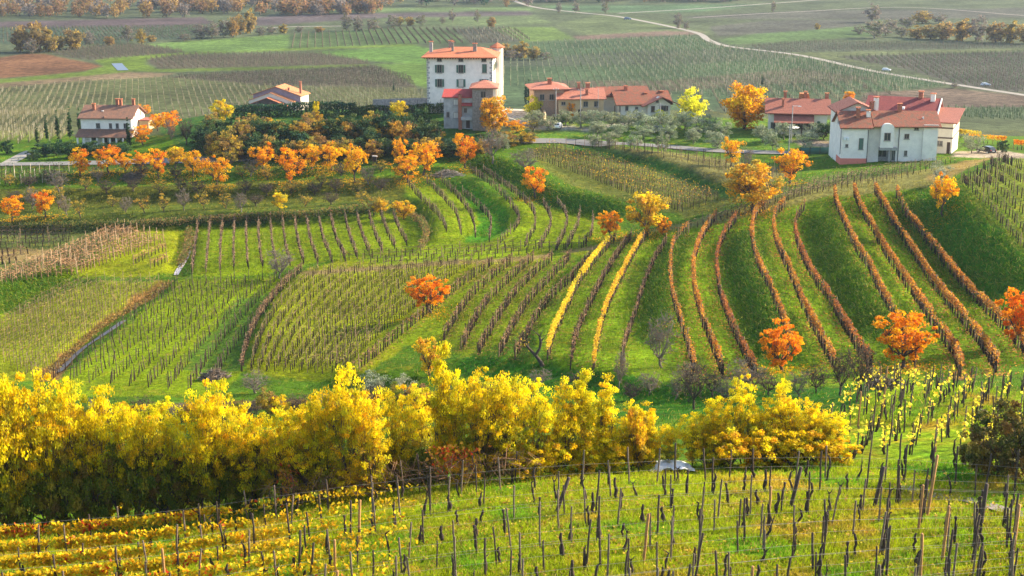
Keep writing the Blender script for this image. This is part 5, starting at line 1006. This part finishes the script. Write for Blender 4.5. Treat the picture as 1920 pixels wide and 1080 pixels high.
# ---- orange roofed house, three stepped gables facing the camera
k_, X, Z, s = house('gabled_house', 510, 208, 'house with three stepped orange tiled gables and a tall brick chimney', rz=-12)
gwall(k_, X(466), X(560), 4, 13, -2, Z(181), Z(166), W_PU, axis='y'); gable(k_, X(466), X(560), 4, 13, Z(181), Z(166), T_ORR, ov=.9, axis='y')
gwall(k_, X(462), X(550), 1.2, 4, -2, Z(191), Z(176), W_CR, axis='y', name='middle_wall'); gable(k_, X(462), X(550), 1.2, 3.9, Z(191), Z(176), T_ORR, ov=.5, axis='y', name='middle_roof')
gwall(k_, X(466), X(542), -1.5, 1.2, -2, Z(197), Z(184), M_dk, axis='y', name='front_wall'); gable(k_, X(466), X(542), -1.5, .9, Z(197), Z(184), T_OR, ov=.6, axis='y', name='front_roof')
chimney(k_, X(556), 7, Z(190), Z(158), .75, W_BK); chimney(k_, X(536), 5, Z(180), Z(169), .6, W_BK); box('end_wall', k_, X(560), X(560)+.25, 3.9, 13.1, -2, Z(182), W_CR); box('side_wall_panel', k_, X(550), X(557), 2.0, 3.9, -2, Z(193), W_CR)
# ---- ochre houses
k_, X, Z, s = house('brick_house', 1030, 222, 'brick house with shallow rose tiled hipped roof and square chimney', rz=6)
box('wall', k_, X(1003), X(1060), 2, 12, -2, Z(170), mat('pale_brick', (.40,.27,.19), .95, .4, 4, .5, 8)); hip(k_, X(1001), X(1066), 2, 12, Z(170), Z(156)-.6, T_PINK, ov=.8, r0=X(1030), r1=X(1040)); chimney(k_, X(1035), 5, Z(170), Z(155.5), .9, W_BK); window(k_, X(1018), Z(185), 1, 1.3, 2); window(k_, X(1036), Z(185), 1, 1.3, 2); window(k_, X(1012), Z(203), 1, 1.6, 2)
k_, X, Z, s = house('ochre_house', 1080, 222, 'long ochre house with red tiled roof beside the brick house', rz=4)
gwall(k_, X(1047), X(1132), 0, 9, -2, Z(186), Z(186)+1.9, W_OC); gable(k_, X(1047), X(1132), 0, 9, Z(186), Z(186)+1.9, T_PINK, ov=.6)
window(k_, X(1056), Z(194.5), .9, .7, 0); window(k_, X(1098), Z(196), 1, 1.2, 0); window(k_, X(1118), Z(196), 1, 1.2, 0); box('door', k_, X(1084), X(1092), -.08, .05, 0, 2.2, M_dk)
chimney(k_, X(1088), 4.2, Z(186)+1, Z(186)+3.2, .6, W_BK); chimney(k_, X(1101), 1.4, Z(186), Z(186)+2.0, .6, W_BK); chimney(k_, X(1106), 4.8, Z(186)+1, Z(186)+3.0, .9, W_BK); box('skylight', k_, X(1073), X(1077), 2.8, 3.2, Z(186)+1.25, Z(186)+1.38, M_wp)
# ---- cream house
k_, X, Z, s = house('cream_house', 1200, 220, 'cream house with sprawling weathered brown roof and dark brown shutters', rz=10)
box('wall', k_, X(1136), X(1215), 5, 13, -2, Z(184), W_CR); gable(k_, X(1136), X(1225), 5, 13, Z(184), Z(184)+1.6, T_MOS, ov=.8)
gwall(k_, X(1160), X(1252), 0, 8, -2, Z(194), Z(194)+2.3, W_CR, name='front_wall'); gable(k_, X(1158), X(1256), 0, 8, Z(194), Z(194)+2.3, T_MOS, ov=.8, name='front_roof')
gwall(k_, X(1212), X(1256), -1.2, 0, -2, Z(196), Z(182), W_CR, axis='y', name='gable_wall'); gable(k_, X(1205), X(1270), -1.9, 1.0, Z(197), Z(183), T_BRR, ov=.7, axis='y', name='gable_roof')
window(k_, X(1222), Z(204), .8, 1.3, -1.2, shutter=M_shb, closed=True); window(k_, X(1243), Z(204), 1.0, 1.3, -1.2, shutter=M_shb); window(k_, X(1230), Z(189.5), .55, .7, -1.2); window(k_, X(1193), Z(203), .6, .5, 0); window(k_, X(1174), Z(203), .6, 1.0, 0)
chimney(k_, X(1185), 7, Z(180), Z(170), .7, W_BK); chimney(k_, X(1216), 3, Z(190), Z(180), .6, W_BK); chimney(k_, X(1248), 3.5, Z(188), Z(178), .8, W_BK)
for q in (1150, 1160): box('porch_post', k_, X(q)-.1, X(q)+.1, -.6, -.4, -2, Z(197), M_dk)
# ---- red roofed house with porch
k_, X, Z, s = house('red_roofed_house', 1500, 252, 'low house with wide dull red roof, lean to porch and an orange dormer', rz=-10)
gwall(k_, X(1440), X(1548), 0, 11, -2, Z(212), Z(212)+2.4, W_CR); gable(k_, X(1440), X(1548), 0, 11, Z(212), Z(212)+2.4, T_BRR, ov=.9)
prism('porch_roof', k_, [(-3.0, Z(229)), (-.02, Z(217)), (-.02, Z(217)+.15), (-3.0, Z(229)+.15)], X(1450), X(1524), 'x', T_BRR)
for q in (1452, 1478, 1502, 1522): box('porch_post', k_, X(q)-.15, X(q)+.15, -2.8, -2.5, -2, Z(229), M_dk)
for wx in (1449, 1468, 1490, 1515): window(k_, X(wx), Z(237), .9, 1.4, 0)
chimney(k_, X(1470), 6, Z(212)+1.5, Z(212)+3.9, .7, W_BK); chimney(k_, X(1466), 2, Z(212), Z(212)+2.7, .5, W_BK); chimney(k_, X(1508), 6.5, Z(212)+1.5, Z(212)+3.9, .7, W_BK); chimney(k_, X(1548), 6.5, Z(212)+1.5, Z(212)+3.6, .8, W_BK)
prism('dormer_roof', k_, [(X(1496), Z(212)+2.0), (X(1518), Z(212)+2.0), (X(1514), Z(212)+3.6), (X(1497), Z(212)+3.6)], 7.0, 9.0, 'y', T_ORR); window(k_, 4, Z(205), .5, .7, X(1548), side='right')
# ---- big white house at right
k_, X, Z, s = house('white_house', 1655, 304, 'big stained white house of staggered blocks with mossy roofs and coral plinth', rz=-3)
gwall(k_, X(1574), X(1644), 5, 13, -2, Z(216), Z(216)+1.7, W_WH, axis='y', name='rear_wall'); gable(k_, X(1574), X(1644), 4.6, 13, Z(216), Z(216)+1.7, T_BRR, ov=.7, axis='y', name='rear_roof')
box('wall', k_, X(1574), X(1622), -1.0, 5, -2, Z(239), W_WH); box('plinth', k_, X(1573.6), X(1622.3), -1.04, 4.0, -2.1, Z(296), W_PK)
box('wall', k_, X(1622), X(1647), .6, 6, -2, Z(240), W_WH); box('wall', k_, X(1670), X(1726), 0, 8, -2, Z(238), W_WH); box('wall', k_, X(1726), X(1753), -.5, 9, -2, Z(234), W_WH)
nb = 10; prof = [(X(1646.5), Z(276)), (X(1670.5), Z(276)), (X(1670.5), Z(240))] + [(X(1658.5) + math.cos(a) * (X(1670.5) - X(1658.5)), Z(240) + math.sin(a) * .9) for a in np.linspace(.15, math.pi - .15, nb)] + [(X(1646.5), Z(240))]
prism('bay', k_, prof, -1.0, 5.5, 'y', W_WH); box('bay_recess', k_, X(1646.5), X(1670), 1.2, 5.4, -2, Z(276.2), W_CON); box('bay_beam', k_, X(1646), X(1678), -1.02, -.01, Z(281), Z(276.3), W_CON); box('bay_pillar', k_, X(1663), X(1666), -.9, -.5, -2, Z(281), W_CON)
window(k_, X(1655), Z(288), 1.6, 1.7, 1.2, frame=W_CON); window(k_, X(1674), Z(290), .6, 2.3, 0, frame=W_CON)
gable(k_, X(1574), X(1626), -1.0, 8, Z(238.5), Z(238.5)+2.5, T_MOS, ov=.55, name='left_roof'); gable(k_, X(1638), X(1753), -.4, 8.4, Z(236.5), Z(236.5)+2.3, T_MOS, ov=.55, name='right_roof'); gable(k_, X(1628), X(1648), .4, 7.6, Z(240)-.0, Z(240)+1.5, T_MOS, ov=.2, name='middle_roof')
window(k_, X(1658.5), Z(255.5), 1.1, 1.4, -1.0); window(k_, X(1696.5), Z(256), .8, .85, 0); window(k_, X(1713.5), Z(239.5), .7, .9, 0); window(k_, X(1696.5), Z(287), .45, .9, 0); window(k_, X(1610.5), Z(269), .75, 2.1, -1.0, shutter=M_sh, closed=True); window(k_, X(1584), Z(272.5), .4, .45, -1.0)
ac = box('air_conditioner', k_, X(1577.5), X(1582), -1.35, -1.0, Z(262), Z(257), M_wp); box('air_conditioner', k_, X(1583), X(1587.5), -1.35, -1.0, Z(262.5), Z(257.5), M_wp)
for xx, yy, t, b in ((1572, -1.1, 241, 288), (1622.6, -1.1, 243, 303), (1682, -.1, 240, 303)): pipe(k_, X(xx), yy, Z(b), Z(t))
chimney(k_, X(1606), 1.6, Z(236), Z(217)+1.0, .75, W_BK); chimney(k_, X(1645), 5, Z(236), Z(207)+1.6, .9, W_WH); chimney(k_, X(1626), 2.0, Z(236), Z(224)+1.2, .8, W_WH); chimney(k_, X(1688), 4.0, Z(230), Z(215)+1.3, .8, W_BK); chimney(k_, X(1636), 4.5, Z(230), Z(212)+1.3, .8, W_BK); box('vent_pipe', k_, X(1727), X(1729), 1.5, 1.7, Z(236), Z(222), M_wp)
for xx in (1664, 1700, 1711): box('skylight', k_, X(xx), X(xx)+.5, 2.0, 2.6, Z(236)+.9, Z(236)+1.15, M_wp)
pw_ = box('terrace_slab', k_, X(1622), X(1735), -2.2, -.4, -2.2, -.1, W_CON)
# ---- tall building behind it
k_, X, Z, s = house('tall_building', 1700, 287, 'tall building behind with maroon and red roofs and dark bands on its wall', rz=-23)
gwall(k_, X(1618), X(1738), 4, 20, -2, Z(228), Z(228)+3.4, W_CR); gable(k_, X(1612), X(1738), 4, 20, Z(228), Z(228)+3.4, T_MAR, ov=.7)
box('wall', k_, X(1738), X(1779), 2, 15, -2, Z(230), W_CR); prism('side_roof', k_, [(0.6, Z(230)), (15.6, Z(213)-.6), (15.6, Z(213)-.4), (0.6, Z(230)+.25)], X(1735), X(1787), 'x', T_BRR)
prism('verge', k_, [(3.2, Z(228)-.2), (12, Z(228)+3.35), (12, Z(228)+3.7), (3.2, Z(228)+.1)], X(1738)+.71, X(1738)+.95, 'x', M_wp)
for t in (241, 259): box('band', k_, X(1738), X(1779)+.05, 1.93, 2.2, Z(t), Z(t)+.3, M_shb); 
for t in (241, 259): box('band', k_, X(1779)-.2, X(1779)+.06, 2.2, 15, Z(t), Z(t)+.3, M_shb)
window(k_, X(1756), Z(268), 1.2, .9, 2); box('door', k_, X(1770), X(1776), 1.95, 2.05, -.5, Z(265), M_dk); chimney(k_, X(1706), 12, Z(215), Z(203)+1.8, .9, W_BK); chimney(k_, X(1730), 11, Z(215), Z(205)+1.8, .9, W_WH); box('skylight', k_, X(1676), X(1682), 7, 8.4, Z(228)+1.5, Z(228)+1.95, M_wp)
# ------------------------------------------------------------------ grass and fallen leaves
def ground_colour(x, y):
    c = np.empty((len(x), 3)); c[:] = MID
    jx = x + (noise2(x, y, 5.0, 5) - .5) * 2.6; jy = y + (noise2(x, y, 5.0, 9) - .5) * 2.6
    for col, p in NEAR: c[inside(poly_world(p), jx, jy)] = col
    f = (y < 95)[:, None]; p = np.clip(noise2(x, y, 3.0, 77) * 5 - 2.75, 0, 1)[:, None] * f; c = c * (1 - p) + np.array([.38, .27, .02]) * p
    p = np.clip(noise2(x, y, 3.4, 78) * 5 - 2.7, 0, 1)[:, None] * f; return c * (1 - p) + np.array([.13, .27, .008]) * p
def scatter_px(n, x0, x1, y0, y1):
    return hit(npr.uniform(x0, x1, n), npr.uniform(y0, y1, n))
def tufts(n, rng, h, wdt, blades, label, gain=1.25, dry=.25, cl=5.0):
    P = scatter_px(n, *rng); c = ground_colour(P[:, 0], P[:, 1]); den = noise2(P[:, 0], P[:, 1], cl, 21); k = npr.rand(n) < np.clip(den * 2.2 - .45, .1, 1); P, c = P[k], c[k]; n = len(P)
    P = np.repeat(P, blades, 0); c = np.repeat(c, blades, 0); m = len(P); P[:, :2] += npr.randn(m, 2) * h * .35; L = h * (.5 + npr.rand(m)); P[:, 2] = H(P[:, 0], P[:, 1]) + L * .4
    d = npr.randn(m, 3) * .45 + [0, 0, 1.0]; dm = npr.rand(m, 1) < dry; c = np.where(dm, np.array([.42, .34, .08]) * (.6 + .5 * npr.rand(m, 1)), c * gain)
    O = P.mean(0); tag(obj_from('grass', slivers(P, L, wdt, d, c, .35), attr_mat('grass_blade', .45, .7), O), label, 'grass', kind='stuff')
tufts(75000, (-60, 1980, 868, 1110), .24, .03, 3, 'rough autumn grass on the foreground slope', 1.3, .16, 1.2)
tufts(30000, (-60, 1980, 560, 800), .30, .05, 3, 'tussocky grass on the lower terraces', 1.2, .12)
tufts(42000, (-60, 1980, 290, 600), .40, .08, 3, 'tussocky grass on the upper terraces', 1.15, .12)
for a, h, n in [([(1720,375),(1790,440),(1850,500),(1940,575)], 7, 9000), ([(1395,435),(1390,480),(1402,540),(1440,620),(1470,680)], 3.5, 5000), ([(1537,405),(1552,455),(1580,515),(1620,580),(1660,640)], 3.5, 5000), ([(1270,450),(1243,505),(1232,560),(1230,640)], 3, 4000), ([(870,292),(960,325),(1020,362),(1100,385),(1200,402)], 4, 4000), ([(-20,575),(50,545),(110,522)], 4, 3000)]:
    L_ = ground_line(a, .5); i = npr.randint(0, len(L_), n); P = L_[i] + np.c_[npr.randn(n, 2) * h * .5, np.zeros(n)]; P[:, 2] = H(P[:, 0], P[:, 1]) + .2
    c = pick([(.06,.17,.01),(.11,.22,.01),(.20,.26,.02),(.36,.34,.06)], n, [.4,.35,.18,.07]); O = P.mean(0)
    tag(obj_from('grass', slivers(P, 1.0, .11, npr.randn(n, 3) * .5 + [-.5, -.5, .55], c, .35), attr_mat('grass_blade', .45, .7), O), 'long uncut grass on a terrace bank', 'grass', kind='stuff')
def litter(centres, label, name='fallen_leaves'):
    parts = []
    for P, n, r, pal in centres:
        i = npr.randint(0, len(P), n); q = P[i] + np.c_[npr.randn(n, 2) * r, np.zeros(n)]; q[:, 2] = H(q[:, 0], q[:, 1]) + .06 + .10 * npr.rand(n); d = npr.randn(n, 3); d[:, 2] *= .25
        s = .12 if P[0][1] < 100 else .2; parts.append(slivers(q, s, s * .8, d, pick(pal, n) * .9, .3))
    O = parts[0][0].mean(0); tag(obj_from(name, parts, M_leaf, O), label, 'fallen leaves', kind='stuff')
BRL = [(.42,.17,.05),(.50,.24,.05),(.30,.13,.06),(.60,.32,.05)]
litter([(ground_line(up(p, 16), 1.0), 1500, .75, BRL) for p, dl in ORANGE], 'rusty fallen leaves lying along the orange vine rows')
litter([(ground_line(up(p, 12), 1.0), 700, .5, [(.34,.24,.06),(.28,.17,.06),(.42,.32,.06)]) for p, ye in CEN], 'dry brown leaves lying along the central rows')
litter([(at(x, b)[None], 420, 2.2, P_OR + P_YO) for x, b in [(203,326),(408,352),(150,330),(362,330),(494,324),(543,346),(585,318),(622,320),(663,342),(765,342),(793,332),(872,320),(1004,374),(22,414),(85,410),(806,590),(1147,447),(1215,442),(1765,408),(1415,398),(1480,346),(1468,696),(1692,692),(298,335),(265,323)]], 'orange leaves fallen under the cherry trees')
FP = scatter_px(15000, -40, 1960, 885, 1100); FP = FP[npr.rand(len(FP)) < np.clip(noise2(FP[:, 0], FP[:, 1], 2.2, 31) * 2.6 - .75, .05, 1)]
litter([(FP, len(FP), .05, [(.62,.45,.05),(.55,.30,.05),(.70,.56,.08),(.40,.24,.06)])], 'yellow leaves scattered over the foreground grass')
# dry canes tangled along the first rows
P = ground_line([(500,965),(640,944),(860,918),(1000,905)], .1); n = 420; i = npr.randint(0, len(P), n); c = P[i] + np.c_[npr.randn(n, 2) * .35, .5 + 1.3 * npr.rand(n)]
tag(obj_from('dry_canes', [slivers(c, .8 + .7 * npr.rand(n), .034, npr.randn(n, 3) * [.8, .5, .9], (.20,.11,.06), .3)], M_twig, c.mean(0)), 'tangle of dry reddish canes along the edge of the foreground vines', 'canes', kind='stuff')
# ------------------------------------------------------------------ brush piles, sheet, bins, shed
def pile(px, py, wpx, h, cols, label, n=260, L=1.6):
    p = at(px, py); w_ = wpx * p[1] / F / 2; a = npr.rand(n) * 6.28; r = npr.rand(n) ** .6; c = np.stack([p[0] + np.cos(a) * r * w_, p[1] + np.sin(a) * r * w_ * .6, np.zeros(n)], 1); c[:, 2] = H(c[:, 0], c[:, 1]) + h * (1 - r ** 2) * npr.rand(n) + .1
    d = npr.randn(n, 3) * [1, .7, .22]; parts = [tube6(np.stack([q - e * L * .5, q + e * L * .12 * npr.rand(3), q + e * L * .5]), [.05, .04, .015], pick(cols, 1)[0], 3) for q, e in zip(c, d / np.linalg.norm(d, axis=1)[:, None])]
    tag(obj_from('brush_pile', parts, M_twig, p), label, 'brush pile')
pile(402, 710, 52, 1.1, [(.30,.24,.19),(.20,.15,.11)], 'heap of cut brushwood at the foot of the green field'); pile(838, 330, 62, 1.3, [(.32,.28,.24),(.22,.19,.16)], 'grey heap of old prunings above the terraces'); pile(250, 334, 44, 1.0, [(.12,.10,.08),(.16,.13,.10)], 'dark brush heap below the roadside cherries'); pile(1660, 728, 60, .7, [(.36,.33,.30),(.25,.2,.16)], 'pale twigs dumped along the edge below the orange rows')
def sheet(px, py, wm, dm, hm, label):
    p = at(px, py); n = 14; V = []
    for j in range(n):
        for i in range(n):
            u, v = i/(n-1) - .5, j/(n-1) - .5; x, y = p[0] + u * wm, p[1] + v * dm; V.append([x, y, float(H(x, y)) + hm * math.cos(u * 2.6) * math.cos(v * 2.2) + rnd.uniform(-.12, .12)])
    ii = np.arange(n * n).reshape(n, n); Q = np.stack([ii[:-1,:-1], ii[:-1,1:], ii[1:,1:], ii[1:,:-1]], -1).reshape(-1, 4); V = np.array(V)
    o = link('plastic_sheet', mesh_np('plastic_sheet', V - p, Q, None, mat('white_plastic', (.86,.86,.84), .3), smooth=True), None, p); md = o.modifiers.new('thick', 'SOLIDIFY'); md.thickness = .03; tag(o, label, 'plastic sheet')
sheet(1254, 878, 2.5, 3.6, .45, 'crumpled white plastic sheet lying in the gap of the yellow wood')
def bin_(px, py, col, label, name='recycling_bin'):
    p = at(px, py); r = bpy.data.objects.new(name, None); COL.objects.link(r); r.location = p; r.rotation_euler[2] = R(8); m = mat('bin_' + label.split()[0], col, .5)
    prism('body', r, [(-.62, 0), (.62, 0), (.68, 1.35), (-.68, 1.35)], -.5, .5, 'y', m); prism('lid', r, [(-.72, 1.37), (.72, 1.37), (.6, 1.62), (-.6, 1.62)], -.55, .55, 'y', m); box('slot', r, -.35, .35, -.56, -.53, 1.40, 1.50, M_dk)
    box('label_panel', r, -.25, .25, -.535, -.505, .6, 1.0, M_wp); [box('wheel', r, s-.08, s+.08, -.45, -.25, -.05, .14, M_dk) for s in (-.5, .5)]; tag(r, label, 'recycling bin')
bin_(682, 279, (.62,.62,.60), 'white recycling bin beside the road, first of the row'); bin_(693, 279, (.05,.22,.62), 'blue recycling bin beside the road'); bin_(706, 278, (.62,.50,.06), 'yellow recycling bin beside the road'); bin_(730, 276, (.08,.14,.09), 'dark green recycling bin standing apart')
p = at(703, 308); r = bpy.data.objects.new('beehive_box', None); COL.objects.link(r); r.location = p; box('body', r, -.4, .4, -.4, .4, .6, 1.7, M_dk); prism('roof', r, [(-.55,1.7),(.55,1.7),(.5,1.85),(-.5,1.9)], -.5, .5, 'y', W_GY); [box('leg', r, x-.05, x+.05, y-.05, y+.05, -.2, .6, M_dk) for x in (-.35,.35) for y in (-.35,.35)]; tag(r, 'small dark wooden box on legs in the orchard grass', 'box')
def pole(px, py, top, label, lamp=False, arms=True, r=.13):
    p = at(px, py); h = (py - top) * p[1] / F * 1.04; o = bpy.data.objects.new('utility_pole', None); COL.objects.link(o); o.location = p
    link('shaft', mesh_np('shaft', *tube6(np.array([[0,0,-.3],[0,0,h*.5],[0,0,h]]), [r, r*.85, r*.7], (1,1,1))[:2], None, W_CON), o)
    if arms: box('crossarm', o, -.7, .7, -.06, .06, h-.55, h-.43, W_CON); [box('insulator', o, s-.05, s+.05, -.05, .05, h-.42, h-.22, M_wp) for s in (-.6, .6)]
    if lamp: box('lamp_arm', o, 0, 1.5, -.04, .04, h-.15, h-.07, M_wp); box('lamp_head', o, 1.2, 1.9, -.12, .12, h-.27, h-.16, M_wp)
    tag(o, label, 'utility pole'); return p + np.array([0, 0, h - .3])
pA = pole(1042, 236, 167, 'grey utility pole before the brick house'); pB = pole(1088, 240, 168, 'grey utility pole before the ochre house'); pC = pole(1237, 240, 195, 'thin grey pole before the cream house'); pD = pole(1483, 268, 200, 'tall pole with a white street lamp by the red roofed house', True, False); pole(1121, 222, 168, 'short thin pole behind the ochre house', arms=False, r=.08); pole(1478, 300, 235, 'dark wooden pole at the roadside below the red roofed house', arms=False)
def wire(a, b, sag, label):
    t = np.linspace(0, 1, 20)[:, None]; P = a * (1 - t) + b * t; P[:, 2] -= (4 * t * (1 - t))[:, 0] * sag; V, Q, c = tube_line(P, .02, (1,1,1)); o = link('cable', mesh_np('cable', V - P[0], Q, None, M_gut), None, P[0]); tag(o, label, 'cable')
wire(pA, pB, .5, 'overhead cable between the two poles before the brick and ochre houses'); wire(pB, pC, 1.0, 'overhead cable from the ochre house pole to the cream house pole'); wire(pC, pD, 1.6, 'long overhead cable crossing the olive grove to the street lamp')
# parasol and fence of the red roofed house
p = at(1484, 258); r = bpy.data.objects.new('parasol', None); COL.objects.link(r); r.location = p; box('pole', r, -.04, .04, -.04, .04, -.2, 2.5, M_dk); round_part('canopy', r, 0, 0, [(1.7, 2.35), (1.65, 2.42), (.1, 2.75)], M_wp, 8); tag(r, 'white garden parasol before the red roofed house', 'parasol')
p = ground_line([(1500,290),(1530,290),(1556,289)], 1.0); r = bpy.data.objects.new('garden_fence', None); COL.objects.link(r); r.location = p[0]; M_net = mat('green_netting', (.05,.13,.10), .9)
L_ = p - p[0]; V = np.vstack([L_ + [0, 0, .1], L_ + [0, 0, 1.5], L_ + [0, .03, 1.5], L_ + [0, .03, .1]]); n = len(L_); a = np.arange(n - 1); link('netting', mesh_np('netting', V, np.vstack([np.stack([a+k*n, a+1+k*n, a+1+((k+1)%4)*n, a+((k+1)%4)*n], -1) for k in range(4)]), None, M_net), r)
for q in L_[::2]: box('post', r, q[0]-.05, q[0]+.05, q[1]-.1, q[1]-.02, q[2]-.2, q[2]+1.7, M_dk)
tag(r, 'garden fence hung with dark green netting left of the big white house', 'fence')
# ------------------------------------------------------------------ cars
def car(px, py, rz, col, label, estate=True, sc=1.0):
    p = at(px, py); r = bpy.data.objects.new('parked_car', None); COL.objects.link(r); r.location = (p[0], p[1], p[2] + .05); r.rotation_euler[2] = R(rz); r.scale = (sc,) * 3
    m = mat('car_paint_' + label.split()[0], col, .25, spec=.6)
    import bmesh
    me = bpy.data.meshes.new('body'); bm = bmesh.new()
    prof = [(-2.2,.35),(-2.25,.75),(-2.15,.98),(-1.95,1.02),(-1.75,1.45),(-.2,1.52),(.35,1.45),(1.05,1.0),(1.9,.88),(2.2,.7),(2.2,.35)]
    def ring(y, k): return [bm.verts.new((x, y * (k if z > 1.05 else 1), z)) for x, z in prof]
    A, B, C_, D_ = ring(-.84, .80), ring(-.5, .9), ring(.5, .9), ring(.84, .80)
    for a, b in ((A, B), (B, C_), (C_, D_)):
        for i in range(len(prof)): j = (i + 1) % len(prof); bm.faces.new((a[i], a[j], b[j], b[i]))
    bm.faces.new(A[::-1]); bm.faces.new(D_); bmesh.ops.recalc_face_normals(bm, faces=bm.faces); bmesh.ops.bevel(bm, geom=[e for e in bm.edges if e.calc_face_angle(0) > .5], offset=.05, segments=2, affect='EDGES'); bm.to_mesh(me); bm.free(); me.materials.append(m); body = link('body', me, r)
    for s in (-1, 1):
        pm('side_window', [(-1.62, s*.79, 1.06), (.55, s*.79, 1.06), (.15, s*.70, 1.40), (-1.5, s*.70, 1.40)], [(0,1,2,3)], M_gl, r)
        for x in (-1.35, 1.35):
            w_ = round_part('wheel', r, 0, 0, [(.33, -.11), (.33, .11)], M_gut, 16); w_.rotation_euler = (math.pi/2, 0, 0); w_.location = (x, s*.80, .30); h_ = round_part('rim', w_, 0, 0, [(.2, -.125), (.2, .125)], M_wp, 10)
        box('tail_lamp', r, -2.27, -2.18, s*.72-.1, s*.72+.1, .78, .95, mat('tail_lamp_red', (.5,.02,.02), .3)); box('headlight', r, 2.12, 2.22, s*.6-.15, s*.6+.15, .66, .78, M_wp)
    pm('rear_window', [(-1.98, -.62, 1.06), (-1.98, .62, 1.06), (-1.82, .55, 1.40), (-1.82, -.55, 1.40)], [(0,1,2,3)], M_gl, r); pm('windscreen', [(1.0, -.66, 1.06), (1.0, .66, 1.06), (.42, .58, 1.44), (.42, -.58, 1.44)], [(0,1,2,3)], M_gl, r)
    box('number_plate', r, -2.29, -2.25, -.25, .25, .6, .72, M_wp); tag(r, label, 'car'); return r
car(1848, 287, 115, (.02,.022,.03), 'black estate car parked beyond the right hand vines')
car(1662, 133, -25, (.75,.75,.75), 'white car driving along the country road', sc=1.0); car(1848, 161, 10, (.72,.74,.78), 'silver car on the far right of the plain'); car(1177, 37, -15, (.12,.15,.22), 'dark car near the road junction on the plain', sc=1.3); car(1046, 241, 80, (.80,.80,.80), 'small white car parked before the ochre house'); car(1236, 248, 10, (.05,.08,.16), 'dark blue car half hidden by olives at the cream house')
# orange and yellow vines behind the car
vine_row([(1815,268),(1850,270),(1885,273)], 'low orange vine hedge just behind the black car', 'orange hedges at the right', leaf=220, pal=P_OR, canes=4, trunk_h=.8)
vine_row([(1792,258),(1815,260),(1838,263)], 'yellow vine hedge right of the tall building', 'orange hedges at the right', leaf=260, pal=P_YE, canes=4, trunk_h=.8)
vine_row([(1900,280),(1925,282),(1945,284)], 'rust orange vine hedge cut by the right edge of the picture', 'orange hedges at the right', leaf=160, pal=P_DOR, canes=4, trunk_h=.8)

for (bx, by), (tx, ty), lb in [((1482,952),(1499,868),'thick leaning post under the right end of the yellow wood'), ((1640,948),(1653,868),'thick leaning post with yellow leaves left of the path'), ((1738,968),(1749,842),'tall leaning post standing just before the path'), ((1838,990),(1843,898),'thick upright grey post at the right end of the path'), ((1042,965),(1068,888),'slanting grey strut beside the middle of the foreground rows'), ((1895,1070),(1899,930),'tall tan post at the right edge holding the wires')]:
    p = at(bx, by); s_ = p[1] / F; hh = (by - ty) * s_ * 1.05; dx = (tx - bx) * s_; r_ = .10 if 'tan' not in lb else .075
    tag(link('leaning_post' if 'tan' not in lb else 'tall_post', mesh_np('post', *tube6(np.array([[0,0,-.3],[0,0,0],[dx*.5,0,hh*.5],[dx,0,hh]]), [r_, r_, r_*.95, r_*.85], (1,1,1))[:2], None, M_post[1] if 'tan' not in lb else M_post[2]), None, p), lb, 'post')
# ------------------------------------------------------------------ the air: a closed box of even pale haze

def haze_box():
    V = [(x, y, z) for z in (-6, 110) for y in (-60, 5200) for x in (-5000, 5000)]
    me = bpy.data.meshes.new('haze'); me.from_pydata(V, [], [(0,2,3,1),(4,5,7,6),(0,1,5,4),(1,3,7,5),(3,2,6,7),(2,0,4,6)]); o = link('haze', me); tag(o, kind='stuff')
    m = bpy.data.materials.new('haze_air'); m.use_nodes = True; t = m.node_tree; t.nodes.remove(t.nodes['Principled BSDF'])
    v = t.nodes.new('ShaderNodeVolumePrincipled'); v.inputs['Density'].default_value = HAZE; v.inputs['Color'].default_value = (.56, .70, .90, 1); v.inputs['Anisotropy'].default_value = .2
    t.links.new(v.outputs[0], t.nodes['Material Output'].inputs['Volume']); me.materials.append(m)
HAZE = 0.000075
haze_box()
